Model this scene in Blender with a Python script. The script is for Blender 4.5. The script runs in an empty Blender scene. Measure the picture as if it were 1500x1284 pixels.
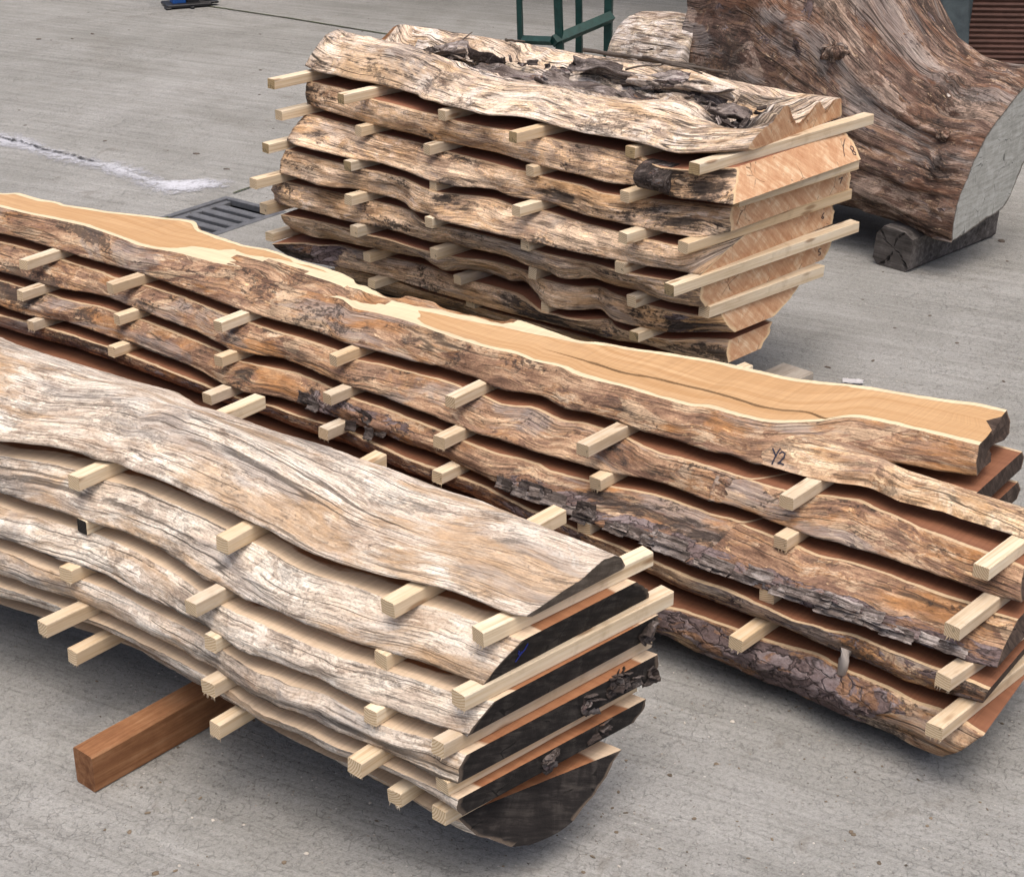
# slab outlines, batten positions and other plan measurements in metres
SLABS = {'A6': {'zb': 0.438, 'zt': 0.446, 'nt': [(-1.002, -0.046), (-0.985, -0.03), (-0.956, -0.023), (-0.931, -0.009), (-0.888, 0.001), (-0.842, 0.007), (-0.813, 0.0), (-0.795, 0.011), (-0.767, 0.017), (-0.732, 0.012), (-0.672, 0.013), (-0.612, 0.011), (-0.567, 0.007), (-0.452, -0.006), (-0.423, -0.012), (-0.387, -0.012), (-0.344, -0.02), (-0.283, -0.031), (-0.251, -0.029), (-0.226, -0.027), (-0.155, -0.021), (-0.131, -0.018), (-0.11, -0.008), (-0.079, -0.004), (-0.051, 0.003), (-0.025, 0.005), (0.01, 0.005), (0.057, 0.003), (0.085, 0.004), (0.096, 0.012)], 'nb': [(-1.017, -0.035), (-0.999, -0.019), (-0.971, -0.013), (-0.945, 0.002), (-0.902, 0.012), (-0.855, 0.018), (-0.827, 0.011), (-0.808, 0.022), (-0.78, 0.028), (-0.744, 0.023), (-0.685, 0.024), (-0.625, 0.022), (-0.578, 0.018), (-0.463, 0.005), (-0.434, -0.001), (-0.398, -0.001), (-0.355, -0.009), (-0.293, -0.02), (-0.261, -0.019), (-0.235, -0.016), (-0.164, -0.01), (-0.14, -0.008), (-0.118, 0.002), (-0.088, 0.007), (-0.06, 0.014), (-0.033, 0.016), (0.002, 0.016), (0.049, 0.014), (0.077, 0.015), (0.089, 0.023)], 'far': [(-1.406, 0.282), (-1.348, 0.273), (-1.254, 0.272), (-1.169, 0.276), (-1.015, 0.28), (-0.9, 0.29), (-0.818, 0.266), (-0.752, 0.272), (-0.619, 0.264), (-0.503, 0.27), (-0.413, 0.263), (-0.358, 0.263), (-0.276, 0.257), (-0.219, 0.252), (-0.158, 0.255), (-0.074, 0.244), (-0.005, 0.235), (0.07, 0.231), (0.132, 0.221)]}, 'A5': {'zb': 0.359, 'zt': 0.412, 'nt': [(-1.016, -0.04), (-0.977, -0.027), (-0.931, -0.01), (-0.896, -0.003), (-0.862, 0.005), (-0.816, 0.004), (-0.785, 0.001), (-0.736, 0.012), (-0.689, 0.012), (-0.619, 0.008), (-0.567, 0.003), (-0.503, -0.004), (-0.427, -0.013), (-0.393, -0.017), (-0.337, -0.031), (-0.29, -0.036), (-0.251, -0.032), (-0.215, -0.026), (-0.173, -0.027), (-0.149, -0.027), (-0.122, -0.023), (-0.086, -0.012), (-0.05, 0.001), (-0.01, -0.002), (0.015, -0.001), (0.055, -0.005), (0.091, -0.004)], 'nb': [(-0.989, -0.071), (-0.958, -0.066), (-0.92, -0.067), (-0.876, -0.059), (-0.837, -0.056), (-0.806, -0.055), (-0.76, -0.053), (-0.724, -0.046), (-0.703, -0.043), (-0.668, -0.045), (-0.634, -0.047), (-0.596, -0.052), (-0.556, -0.06), (-0.504, -0.074), (-0.462, -0.082), (-0.429, -0.079), (-0.382, -0.088), (-0.337, -0.086), (-0.289, -0.088), (-0.233, -0.087), (-0.205, -0.089), (-0.179, -0.087), (-0.152, -0.087), (-0.12, -0.081), (-0.09, -0.075), (-0.065, -0.074), (-0.036, -0.069), (-0.007, -0.067), (0.027, -0.069), (0.061, -0.064), (0.076, -0.065)]}, 'A4': {'zb': 0.293, 'zt': 0.333, 'nt': [(-0.989, -0.074), (-0.957, -0.071), (-0.927, -0.065), (-0.889, -0.057), (-0.856, -0.059), (-0.815, -0.051), (-0.775, -0.044), (-0.722, -0.045), (-0.666, -0.05), (-0.609, -0.058), (-0.554, -0.064), (-0.52, -0.073), (-0.485, -0.08), (-0.423, -0.094), (-0.399, -0.097), (-0.384, -0.097), (-0.355, -0.097), (-0.309, -0.099), (-0.267, -0.099), (-0.223, -0.101), (-0.201, -0.095), (-0.18, -0.103), (-0.161, -0.094), (-0.147, -0.094), (-0.131, -0.091), (-0.099, -0.088), (-0.064, -0.083), (-0.028, -0.079), (0.008, -0.076), (0.042, -0.072), (0.084, -0.059)], 'nb': [(-0.957, -0.107), (-0.937, -0.099), (-0.907, -0.1), (-0.861, -0.097), (-0.817, -0.098), (-0.794, -0.094), (-0.732, -0.088), (-0.677, -0.091), (-0.624, -0.095), (-0.57, -0.1), (-0.52, -0.102), (-0.487, -0.105), (-0.454, -0.107), (-0.425, -0.112), (-0.387, -0.12), (-0.358, -0.128), (-0.331, -0.126), (-0.299, -0.12), (-0.263, -0.121), (-0.236, -0.121), (-0.207, -0.116), (-0.185, -0.116), (-0.168, -0.12), (-0.147, -0.122), (-0.131, -0.121), (-0.113, -0.124), (-0.091, -0.122), (-0.073, -0.115), (-0.047, -0.116), (-0.015, -0.113), (0.021, -0.111), (0.042, -0.106), (0.074, -0.106)]}, 'A3': {'zb': 0.226, 'zt': 0.267, 'nt': [(-0.961, -0.108), (-0.92, -0.105), (-0.873, -0.105), (-0.823, -0.102), (-0.765, -0.092), (-0.717, -0.09), (-0.668, -0.088), (-0.613, -0.093), (-0.527, -0.099), (-0.495, -0.099), (-0.459, -0.105), (-0.411, -0.113), (-0.376, -0.121), (-0.346, -0.128), (-0.315, -0.13), (-0.286, -0.124), (-0.247, -0.129), (-0.235, -0.124), (-0.215, -0.115), (-0.188, -0.114), (-0.15, -0.12), (-0.113, -0.123), (-0.07, -0.127), (-0.034, -0.123), (0.01, -0.111), (0.046, -0.112), (0.075, -0.114)], 'nb': [(-0.955, -0.119), (-0.918, -0.114), (-0.856, -0.111), (-0.811, -0.104), (-0.765, -0.098), (-0.716, -0.099), (-0.678, -0.099), (-0.627, -0.101), (-0.555, -0.107), (-0.524, -0.106), (-0.47, -0.113), (-0.429, -0.114), (-0.38, -0.128), (-0.346, -0.132), (-0.32, -0.137), (-0.279, -0.141), (-0.243, -0.133), (-0.204, -0.13), (-0.174, -0.133), (-0.14, -0.135), (-0.098, -0.131), (-0.068, -0.131), (-0.037, -0.13), (-0.0, -0.135), (0.039, -0.137), (0.073, -0.132)]}, 'A2': {'zb': 0.166, 'zt': 0.2, 'nt': [(-0.959, -0.12), (-0.912, -0.113), (-0.866, -0.106), (-0.815, -0.104), (-0.776, -0.105), (-0.731, -0.101), (-0.682, -0.099), (-0.628, -0.103), (-0.559, -0.106), (-0.527, -0.107), (-0.492, -0.11), (-0.459, -0.111), (-0.398, -0.121), (-0.366, -0.129), (-0.328, -0.138), (-0.284, -0.138), (-0.243, -0.136), (-0.201, -0.135), (-0.17, -0.139), (-0.144, -0.138), (-0.116, -0.133), (-0.065, -0.133), (-0.03, -0.131), (0.009, -0.131), (0.048, -0.132), (0.076, -0.133)], 'nb': [(-0.98, -0.108), (-0.941, -0.095), (-0.894, -0.088), (-0.852, -0.084), (-0.796, -0.073), (-0.744, -0.063), (-0.688, -0.068), (-0.652, -0.069), (-0.596, -0.075), (-0.557, -0.081), (-0.485, -0.096), (-0.437, -0.106), (-0.4, -0.106), (-0.367, -0.109), (-0.324, -0.117), (-0.287, -0.112), (-0.244, -0.106), (-0.192, -0.116), (-0.157, -0.113), (-0.094, -0.103), (-0.052, -0.102), (-0.012, -0.106), (0.03, -0.11), (0.073, -0.124)]}, 'A1': {'zb': 0.07, 'zt': 0.14, 'nt': [(-1.001, -0.096), (-0.918, -0.084), (-0.799, -0.068), (-0.722, -0.055), (-0.67, -0.056), (-0.578, -0.064), (-0.542, -0.067), (-0.467, -0.079), (-0.384, -0.088), (-0.326, -0.098), (-0.265, -0.101), (-0.205, -0.103), (-0.172, -0.097), (-0.097, -0.1), (-0.038, -0.107), (0.007, -0.112), (0.032, -0.114), (0.06, -0.106)], 'nb': [(-1.09, -0.036), (-1.038, -0.029), (-1.003, -0.023), (-0.927, -0.016), (-0.884, -0.003), (-0.804, 0.011), (-0.746, 0.007), (-0.696, 0.009), (-0.65, -0.002), (-0.612, -0.006), (-0.584, -0.008), (-0.54, -0.018), (-0.505, -0.014), (-0.453, -0.022), (-0.407, -0.038), (-0.364, -0.036), (-0.327, -0.038), (-0.266, -0.039), (-0.232, -0.031), (-0.192, -0.038), (-0.155, -0.047), (-0.137, -0.042), (-0.086, -0.05), (-0.052, -0.059), (-0.005, -0.067), (0.01, -0.076)]}, 'B5': {'zb': 0.34, 'zt': 0.39, 'nt': [(-2.421, 0.028), (-2.339, 0.03), (-2.267, 0.039), (-2.197, 0.048), (-2.124, 0.054), (-2.069, 0.052), (-2.012, 0.047), (-1.955, 0.042), (-1.891, 0.03), (-1.827, 0.039), (-1.768, 0.051), (-1.673, 0.052), (-1.609, 0.057), (-1.556, 0.072), (-1.456, 0.063), (-1.353, 0.046), (-1.266, 0.044), (-1.233, 0.053), (-1.161, 0.019), (-1.146, 0.025), (-1.093, 0.033), (-1.015, 0.034), (-0.929, 0.022), (-0.848, 0.014), (-0.775, 0.015), (-0.718, 0.025), (-0.667, 0.013), (-0.607, 0.025), (-0.549, 0.006), (-0.494, 0.008), (-0.434, 0.015), (-0.383, 0.011), (-0.336, 0.012), (-0.283, 0.011), (-0.262, 0.032), (-0.254, 0.029), (-0.193, 0.027), (-0.137, 0.034), (-0.107, 0.048), (-0.092, 0.068), (-0.067, 0.087), (-0.052, 0.097)], 'nb': [(-2.367, -0.021), (-2.297, -0.011), (-2.209, -0.015), (-2.155, -0.015), (-2.068, -0.017), (-1.997, -0.016), (-1.925, -0.013), (-1.853, -0.01), (-1.776, -0.014), (-1.693, -0.024), (-1.619, -0.027), (-1.539, -0.037), (-1.466, -0.044), (-1.4, -0.044), (-1.335, -0.044), (-1.277, -0.038), (-1.212, -0.041), (-1.142, -0.05), (-1.096, -0.056), (-1.028, -0.044), (-0.951, -0.044), (-0.885, -0.033), (-0.811, -0.033), (-0.774, -0.033), (-0.725, -0.05), (-0.688, -0.053), (-0.65, -0.034), (-0.635, -0.031), (-0.611, -0.026), (-0.579, -0.037), (-0.54, -0.054), (-0.493, -0.04), (-0.444, -0.04), (-0.392, -0.045), (-0.343, -0.048), (-0.3, -0.043), (-0.252, -0.045), (-0.203, -0.051), (-0.168, -0.035), (-0.145, -0.04), (-0.106, -0.051), (-0.075, -0.045), (-0.038, -0.035), (-0.009, -0.036), (0.016, -0.031)], 'far': [(-2.506, 0.107), (-2.498, 0.141), (-2.449, 0.138), (-2.389, 0.136), (-2.331, 0.149), (-2.3, 0.141), (-2.235, 0.16), (-2.158, 0.173), (-2.083, 0.2), (-2.004, 0.223), (-1.954, 0.246), (-1.915, 0.253), (-1.862, 0.208), (-1.672, 0.188), (-1.617, 0.203), (-1.569, 0.201), (-1.487, 0.187), (-1.42, 0.187), (-1.348, 0.18), (-1.291, 0.164), (-1.266, 0.136), (-1.241, 0.155), (-1.222, 0.134), (-1.185, 0.139), (-1.158, 0.131), (-1.121, 0.159), (-1.079, 0.157), (-1.036, 0.162), (-1.005, 0.163), (-0.985, 0.163), (-0.93, 0.166), (-0.878, 0.173), (-0.833, 0.187), (-0.651, 0.162), (-0.615, 0.185), (-0.567, 0.192), (-0.522, 0.201), (-0.482, 0.217), (-0.451, 0.222), (-0.394, 0.237), (-0.334, 0.245), (-0.198, 0.254), (-0.129, 0.279), (-0.097, 0.294), (-0.046, 0.311), (-0.005, 0.317), (0.031, 0.325), (0.094, 0.341), (0.139, 0.36), (0.172, 0.364), (0.206, 0.364)], 'crack': [(-0.682, 0.081), (-0.612, 0.081), (-0.542, 0.079), (-0.478, 0.073), (-0.417, 0.089), (-0.354, 0.092), (-0.295, 0.098), (-0.233, 0.098), (-0.176, 0.092), (-0.13, 0.102), (-0.093, 0.126), (-0.069, 0.124), (-0.054, 0.112)], 'pt': [(-0.093, 0.14), (-0.079, 0.146), (-0.026, 0.1), (0.01, 0.085), (0.049, 0.062), (0.085, 0.045), (0.137, 0.021), (0.156, 0.007), (0.183, 0.007), (0.214, -0.004), (0.265, -0.005), (0.318, -0.011), (0.367, -0.012), (0.393, -0.015)], 'pb': [(-0.025, -0.037), (-0.009, -0.036), (0.016, -0.031), (0.042, -0.028), (0.076, -0.013), (0.103, -0.003), (0.138, -0.014), (0.175, -0.024), (0.204, -0.019), (0.248, -0.015), (0.288, -0.02), (0.326, -0.02), (0.363, -0.02), (0.401, -0.025)], 'ft': [(-0.072, 0.13), (-0.039, 0.151), (-0.031, 0.155), (-0.002, 0.163), (0.051, 0.168), (0.117, 0.175), (0.183, 0.178), (0.229, 0.18)], 'fb': [(0.068, 0.107), (0.112, 0.122), (0.175, 0.133), (0.24, 0.156)]}, 'B4': {'zb': 0.275, 'zt': 0.315, 'nt': [(-2.367, -0.025), (-2.32, -0.018), (-2.242, -0.014), (-2.139, -0.018), (-2.07, -0.019), (-1.995, -0.021), (-1.917, -0.032), (-1.82, -0.021), (-1.771, -0.021), (-1.696, -0.024), (-1.619, -0.03), (-1.523, -0.043), (-1.419, -0.048), (-1.352, -0.051), (-1.288, -0.05), (-1.226, -0.05), (-1.162, -0.053), (-1.086, -0.07), (-1.02, -0.055), (-0.946, -0.051), (-0.911, -0.048), (-0.876, -0.045), (-0.818, -0.047), (-0.746, -0.056), (-0.693, -0.069), (-0.663, -0.063), (-0.632, -0.04), (-0.587, -0.049), (-0.552, -0.064), (-0.527, -0.062), (-0.509, -0.04), (-0.472, -0.045), (-0.425, -0.042), (-0.388, -0.05), (-0.348, -0.063), (-0.296, -0.07), (-0.254, -0.065), (-0.179, -0.064), (-0.105, -0.066), (-0.061, -0.068), (-0.03, -0.066), (0.022, -0.044), (0.048, -0.035), (0.083, -0.022), (0.094, -0.017), (0.129, -0.034), (0.141, -0.032), (0.184, -0.039), (0.23, -0.053), (0.27, -0.057), (0.324, -0.066), (0.361, -0.068), (0.387, -0.072), (0.426, -0.078)], 'nb': [(-2.279, -0.099), (-2.23, -0.094), (-2.151, -0.093), (-2.083, -0.092), (-2.03, -0.084), (-1.98, -0.065), (-1.92, -0.056), (-1.85, -0.064), (-1.767, -0.072), (-1.637, -0.082), (-1.588, -0.084), (-1.534, -0.093), (-1.46, -0.112), (-1.395, -0.12), (-1.346, -0.104), (-1.298, -0.088), (-1.233, -0.089), (-1.159, -0.102), (-1.112, -0.11), (-1.048, -0.114), (-0.991, -0.112), (-0.928, -0.119), (-0.868, -0.123), (-0.808, -0.129), (-0.75, -0.133), (-0.699, -0.14), (-0.641, -0.137), (-0.591, -0.136), (-0.554, -0.14), (-0.493, -0.133), (-0.445, -0.131), (-0.403, -0.13), (-0.368, -0.126), (-0.33, -0.112), (-0.289, -0.104), (-0.242, -0.105), (-0.16, -0.117), (-0.122, -0.106), (-0.078, -0.107), (-0.03, -0.118), (0.014, -0.121), (0.057, -0.125), (0.073, -0.129), (0.093, -0.116), (0.122, -0.12), (0.173, -0.116), (0.225, -0.117), (0.277, -0.12), (0.328, -0.122), (0.379, -0.127), (0.414, -0.126), (0.444, -0.123)]}, 'B3': {'zb': 0.21, 'zt': 0.25, 'nt': [(-2.28, -0.102), (-2.227, -0.101), (-2.104, -0.091), (-2.049, -0.093), (-1.981, -0.085), (-1.925, -0.072), (-1.878, -0.078), (-1.77, -0.073), (-1.69, -0.08), (-1.637, -0.085), (-1.56, -0.092), (-1.484, -0.104), (-1.399, -0.118), (-1.363, -0.111), (-1.306, -0.103), (-1.255, -0.09), (-1.186, -0.097), (-1.043, -0.121), (-0.986, -0.119), (-0.926, -0.122), (-0.903, -0.127), (-0.864, -0.129), (-0.844, -0.131), (-0.795, -0.136), (-0.721, -0.147), (-0.664, -0.153), (-0.622, -0.153), (-0.586, -0.142), (-0.535, -0.143), (-0.51, -0.154), (-0.464, -0.15), (-0.414, -0.142), (-0.367, -0.136), (-0.335, -0.127), (-0.294, -0.118), (-0.251, -0.114), (-0.203, -0.117), (-0.155, -0.123), (-0.118, -0.111), (-0.084, -0.12), (-0.038, -0.125), (0.022, -0.132), (0.083, -0.143), (0.116, -0.13), (0.154, -0.127), (0.194, -0.127), (0.235, -0.132), (0.275, -0.137), (0.314, -0.14), (0.361, -0.135), (0.4, -0.142), (0.446, -0.138)], 'nb': [(-2.224, -0.151), (-2.168, -0.152), (-2.113, -0.153), (-2.059, -0.142), (-2.007, -0.121), (-1.917, -0.123), (-1.838, -0.126), (-1.767, -0.123), (-1.589, -0.134), (-1.542, -0.135), (-1.48, -0.15), (-1.42, -0.165), (-1.373, -0.169), (-1.326, -0.172), (-1.299, -0.157), (-1.284, -0.15), (-1.232, -0.139), (-1.187, -0.143), (-1.12, -0.148), (-1.063, -0.146), (-1.022, -0.146), (-0.955, -0.157), (-0.946, -0.146), (-0.878, -0.158), (-0.822, -0.158), (-0.767, -0.158), (-0.718, -0.17), (-0.66, -0.181), (-0.601, -0.19), (-0.543, -0.2), (-0.49, -0.204), (-0.435, -0.213), (-0.384, -0.217), (-0.334, -0.221), (-0.288, -0.22), (-0.245, -0.215), (-0.179, -0.225), (-0.137, -0.245), (-0.095, -0.244), (-0.055, -0.239), (-0.016, -0.234), (0.022, -0.242), (0.056, -0.24), (0.101, -0.247), (0.14, -0.247), (0.176, -0.242), (0.215, -0.241), (0.239, -0.239), (0.267, -0.245), (0.289, -0.24), (0.341, -0.244), (0.391, -0.248), (0.424, -0.244), (0.456, -0.235)]}, 'B2': {'zb': 0.145, 'zt': 0.185, 'nt': [(-2.225, -0.155), (-2.173, -0.152), (-2.129, -0.149), (-2.051, -0.143), (-1.981, -0.137), (-1.904, -0.137), (-1.83, -0.136), (-1.367, -0.165), (-1.321, -0.159), (-1.265, -0.15), (-1.198, -0.155), (-1.12, -0.151), (-1.043, -0.147), (-0.971, -0.162), (-0.93, -0.165), (-0.865, -0.175), (-0.805, -0.179), (-0.771, -0.177), (-0.698, -0.178), (-0.642, -0.182), (-0.58, -0.196), (-0.519, -0.209), (-0.202, -0.238), (-0.151, -0.244), (-0.103, -0.251), (-0.063, -0.246), (-0.019, -0.249), (0.026, -0.256), (0.071, -0.263), (0.115, -0.27), (0.145, -0.253), (0.154, -0.269), (0.195, -0.249), (0.248, -0.253), (0.3, -0.257), (0.351, -0.261), (0.411, -0.261), (0.458, -0.266)], 'nb': [(-2.251, -0.141), (-2.151, -0.138), (-2.076, -0.129), (-2.006, -0.122), (-1.93, -0.121), (-1.855, -0.12), (-1.398, -0.137), (-1.352, -0.131), (-1.288, -0.13), (-1.22, -0.135), (-1.136, -0.136), (-1.06, -0.131), (-0.992, -0.141), (-0.946, -0.148), (-0.881, -0.158), (-0.825, -0.157), (-0.786, -0.159), (-0.713, -0.16), (-0.653, -0.168), (-0.591, -0.181), (-0.533, -0.19), (-0.212, -0.215), (-0.162, -0.228), (-0.084, -0.231), (-0.025, -0.235), (0.031, -0.234), (0.071, -0.233), (0.115, -0.24), (0.145, -0.245), (0.185, -0.248), (0.252, -0.252), (0.307, -0.263), (0.356, -0.262), (0.401, -0.254), (0.435, -0.251), (0.446, -0.248)]}, 'B1': {'zb': 0.04, 'zt': 0.12, 'nt': [(-0.229, -0.281), (-0.183, -0.283), (-0.137, -0.261), (-0.095, -0.259), (-0.024, -0.259), (0.046, -0.258), (0.098, -0.253), (0.146, -0.244), (0.208, -0.263), (0.287, -0.267), (0.343, -0.281), (0.382, -0.276), (0.429, -0.285), (0.476, -0.298)], 'nb': [(-0.164, -0.274), (-0.103, -0.286), (-0.015, -0.288), (0.046, -0.297), (0.099, -0.295), (0.185, -0.304), (0.239, -0.309), (0.289, -0.306), (0.346, -0.322), (0.388, -0.318)]}, 'C8': {'zb': 0.652, 'zt': 0.662, 'nt': [(-1.266, -0.183), (-1.188, -0.22), (-1.129, -0.216), (-1.04, -0.23), (-0.975, -0.22), (-0.889, -0.233), (-0.806, -0.246), (-0.753, -0.281), (-0.71, -0.276), (-0.673, -0.293), (-0.604, -0.293), (-0.524, -0.311), (-0.471, -0.278), (-0.43, -0.264), (-0.367, -0.274), (-0.307, -0.287), (-0.217, -0.298), (-0.143, -0.289), (-0.081, -0.288), (-0.018, -0.301), (0.038, -0.317), (0.064, -0.312), (0.08, -0.277), (0.104, -0.269), (0.126, -0.233), (0.153, -0.204), (0.163, -0.177)], 'nb': [(-1.298, -0.151), (-1.22, -0.188), (-1.16, -0.185), (-1.07, -0.198), (-1.004, -0.188), (-0.918, -0.201), (-0.834, -0.214), (-0.78, -0.249), (-0.737, -0.244), (-0.699, -0.261), (-0.63, -0.262), (-0.549, -0.279), (-0.496, -0.247), (-0.454, -0.232), (-0.39, -0.243), (-0.33, -0.255), (-0.239, -0.267), (-0.165, -0.258), (-0.102, -0.257), (-0.039, -0.27), (0.018, -0.286), (0.045, -0.281), (0.06, -0.246), (0.085, -0.237), (0.108, -0.201), (0.134, -0.172), (0.145, -0.145)]}, 'C7': {'zb': 0.56, 'zt': 0.625, 'nt': [(-1.243, -0.205), (-1.166, -0.208), (-1.091, -0.211), (-0.955, -0.254), (-0.895, -0.255), (-0.808, -0.272), (-0.712, -0.275), (-0.637, -0.293), (-0.56, -0.293), (-0.48, -0.283), (-0.42, -0.277), (-0.356, -0.277), (-0.291, -0.28), (-0.235, -0.272), (-0.123, -0.271), (-0.071, -0.277), (0.011, -0.332), (0.05, -0.316), (0.081, -0.306), (0.117, -0.262), (0.15, -0.223)], 'nb': [(-1.266, -0.196), (-1.203, -0.217), (-1.121, -0.232), (-1.03, -0.247), (-0.946, -0.256), (-0.865, -0.265), (-0.777, -0.269), (-0.706, -0.283), (-0.692, -0.272), (-0.598, -0.275), (-0.51, -0.273), (-0.43, -0.291), (-0.359, -0.3), (-0.29, -0.308), (-0.23, -0.306), (-0.156, -0.323), (-0.105, -0.312), (-0.073, -0.294), (-0.009, -0.309), (0.054, -0.329), (0.114, -0.323), (0.193, -0.289)]}, 'C6': {'zb': 0.475, 'zt': 0.533, 'nt': [(-1.25, -0.215), (-1.221, -0.212), (-1.133, -0.221), (-1.047, -0.23), (-0.954, -0.249), (-0.882, -0.247), (-0.779, -0.255), (-0.665, -0.277), (-0.572, -0.279), (-0.47, -0.296), (-0.409, -0.296), (-0.342, -0.305), (-0.289, -0.309), (-0.269, -0.308), (-0.228, -0.307), (-0.149, -0.332), (-0.1, -0.322), (-0.034, -0.299), (0.011, -0.278), (0.074, -0.257), (0.154, -0.229)], 'nb': [(-1.313, -0.249), (-1.264, -0.286), (-1.205, -0.314), (-1.12, -0.32), (-1.042, -0.321), (-0.965, -0.322), (-0.908, -0.303), (-0.825, -0.314), (-0.736, -0.334), (-0.701, -0.347), (-0.601, -0.356), (-0.538, -0.322), (-0.495, -0.304), (-0.446, -0.326), (-0.381, -0.327), (-0.341, -0.311), (-0.312, -0.31), (-0.253, -0.329), (-0.181, -0.343), (-0.023, -0.34), (0.065, -0.334), (0.133, -0.32), (0.144, -0.272), (0.158, -0.233)]}, 'C5': {'zb': 0.388, 'zt': 0.448, 'nt': [(-1.254, -0.299), (-1.166, -0.302), (-1.082, -0.307), (-1.026, -0.307), (-0.943, -0.31), (-0.883, -0.305), (-0.805, -0.31), (-0.735, -0.336), (-0.654, -0.359), (-0.599, -0.331), (-0.546, -0.313), (-0.498, -0.306), (-0.426, -0.324), (-0.342, -0.31), (-0.284, -0.314), (-0.211, -0.328), (-0.02, -0.343), (0.034, -0.34), (0.081, -0.342), (0.129, -0.289), (0.14, -0.234), (0.151, -0.162)], 'nb': [(-1.361, -0.271), (-1.306, -0.3), (-1.251, -0.328), (-1.168, -0.331), (-1.082, -0.349), (-1.029, -0.34), (-1.007, -0.315), (-0.98, -0.311), (-0.906, -0.31), (-0.833, -0.309), (-0.788, -0.321), (-0.733, -0.362), (-0.666, -0.363), (-0.626, -0.383), (-0.534, -0.384), (-0.448, -0.38), (-0.36, -0.381), (-0.278, -0.378), (-0.197, -0.374), (-0.009, -0.355), (0.05, -0.339), (0.142, -0.328)]}, 'C4': {'zb': 0.3, 'zt': 0.36, 'nt': [(-1.285, -0.318), (-1.214, -0.314), (-1.116, -0.305), (-1.023, -0.299), (-0.924, -0.302), (-0.872, -0.294), (-0.792, -0.301), (-0.689, -0.365), (-0.632, -0.35), (-0.568, -0.343), (-0.477, -0.344), (-0.377, -0.349), (-0.298, -0.368), (-0.247, -0.362), (-0.173, -0.349), (-0.084, -0.361), (-0.017, -0.354), (0.055, -0.342), (0.141, -0.326)], 'nb': [(-1.371, -0.266), (-1.3, -0.313), (-1.247, -0.339), (-1.174, -0.331), (-1.094, -0.332), (-1.014, -0.334), (-0.945, -0.326), (-0.854, -0.316), (-0.75, -0.324), (-0.682, -0.33), (-0.652, -0.299), (-0.577, -0.305), (-0.514, -0.298), (-0.445, -0.3), (-0.367, -0.327), (-0.336, -0.322), (-0.295, -0.33), (-0.255, -0.35), (-0.225, -0.333), (-0.194, -0.29), (-0.118, -0.309), (-0.05, -0.301), (0.035, -0.322), (0.1, -0.314), (0.135, -0.301)]}, 'C3': {'zb': 0.21, 'zt': 0.27, 'nt': [(-1.249, -0.34), (-1.18, -0.327), (-1.109, -0.319), (-1.006, -0.317), (-0.938, -0.325), (-0.853, -0.319), (-0.771, -0.329), (-0.72, -0.332), (-0.621, -0.326), (-0.563, -0.294), (-0.5, -0.287), (-0.4, -0.29), (-0.34, -0.322), (-0.28, -0.315), (-0.222, -0.308), (-0.207, -0.27), (-0.126, -0.296), (-0.024, -0.31), (0.051, -0.308), (0.143, -0.292), (0.153, -0.242)], 'nb': [(-1.312, -0.288), (-1.251, -0.288), (-1.16, -0.297), (-1.102, -0.275), (-1.004, -0.268), (-0.912, -0.256), (-0.822, -0.245), (-0.774, -0.237), (-0.695, -0.29), (-0.668, -0.282), (-0.653, -0.243), (-0.596, -0.226), (-0.537, -0.235), (-0.485, -0.249), (-0.472, -0.212), (-0.41, -0.258), (-0.344, -0.31), (-0.295, -0.335), (-0.251, -0.325), (-0.21, -0.293), (-0.194, -0.256), (-0.147, -0.293), (-0.112, -0.314), (-0.02, -0.306), (0.043, -0.292), (0.087, -0.25), (0.156, -0.196)]}, 'C2': {'zb': 0.13, 'zt': 0.185, 'nt': [(-1.266, -0.362), (-1.201, -0.296), (-1.147, -0.285), (-1.119, -0.247), (-0.968, -0.251), (-0.81, -0.231), (-0.677, -0.255), (-0.551, -0.253), (-0.455, -0.258), (-0.331, -0.328), (-0.3, -0.316), (-0.252, -0.322), (-0.203, -0.302), (-0.173, -0.254), (-0.119, -0.302), (-0.071, -0.307), (-0.008, -0.299), (0.039, -0.283), (0.077, -0.233), (0.149, -0.197)], 'nb': [(-1.361, -0.274), (-1.282, -0.291), (-1.193, -0.298), (-1.126, -0.283), (-1.059, -0.269), (-0.967, -0.256), (-0.921, -0.249), (-0.784, -0.262), (-0.708, -0.265), (-0.637, -0.264), (-0.54, -0.267), (-0.451, -0.263), (-0.364, -0.259), (-0.153, -0.251), (-0.069, -0.227), (0.032, -0.232), (0.153, -0.205)]}, 'C1': {'zb': 0.05, 'zt': 0.105, 'nt': [(-1.157, -0.224), (-1.082, -0.218), (-1.008, -0.212), (-0.962, -0.205), (-0.815, -0.227), (-0.667, -0.228), (-0.568, -0.232), (-0.432, -0.229), (-0.163, -0.236), (-0.015, -0.232)], 'nb': [(-1.161, -0.194), (-1.05, -0.168), (-0.942, -0.171), (-0.874, -0.16), (-0.733, -0.148), (-0.62, -0.168), (-0.44, -0.157), (-0.207, -0.169), (-0.063, -0.156)]}}
STK = {'A': {'ang': -35.5, 'org': [-0.0618, 2.1302]}, 'B': {'ang': -37.0, 'org': [0.5672, 2.7734]}, 'C': {'ang': -38.0, 'org': [0.5354, 4.063]}}
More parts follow.
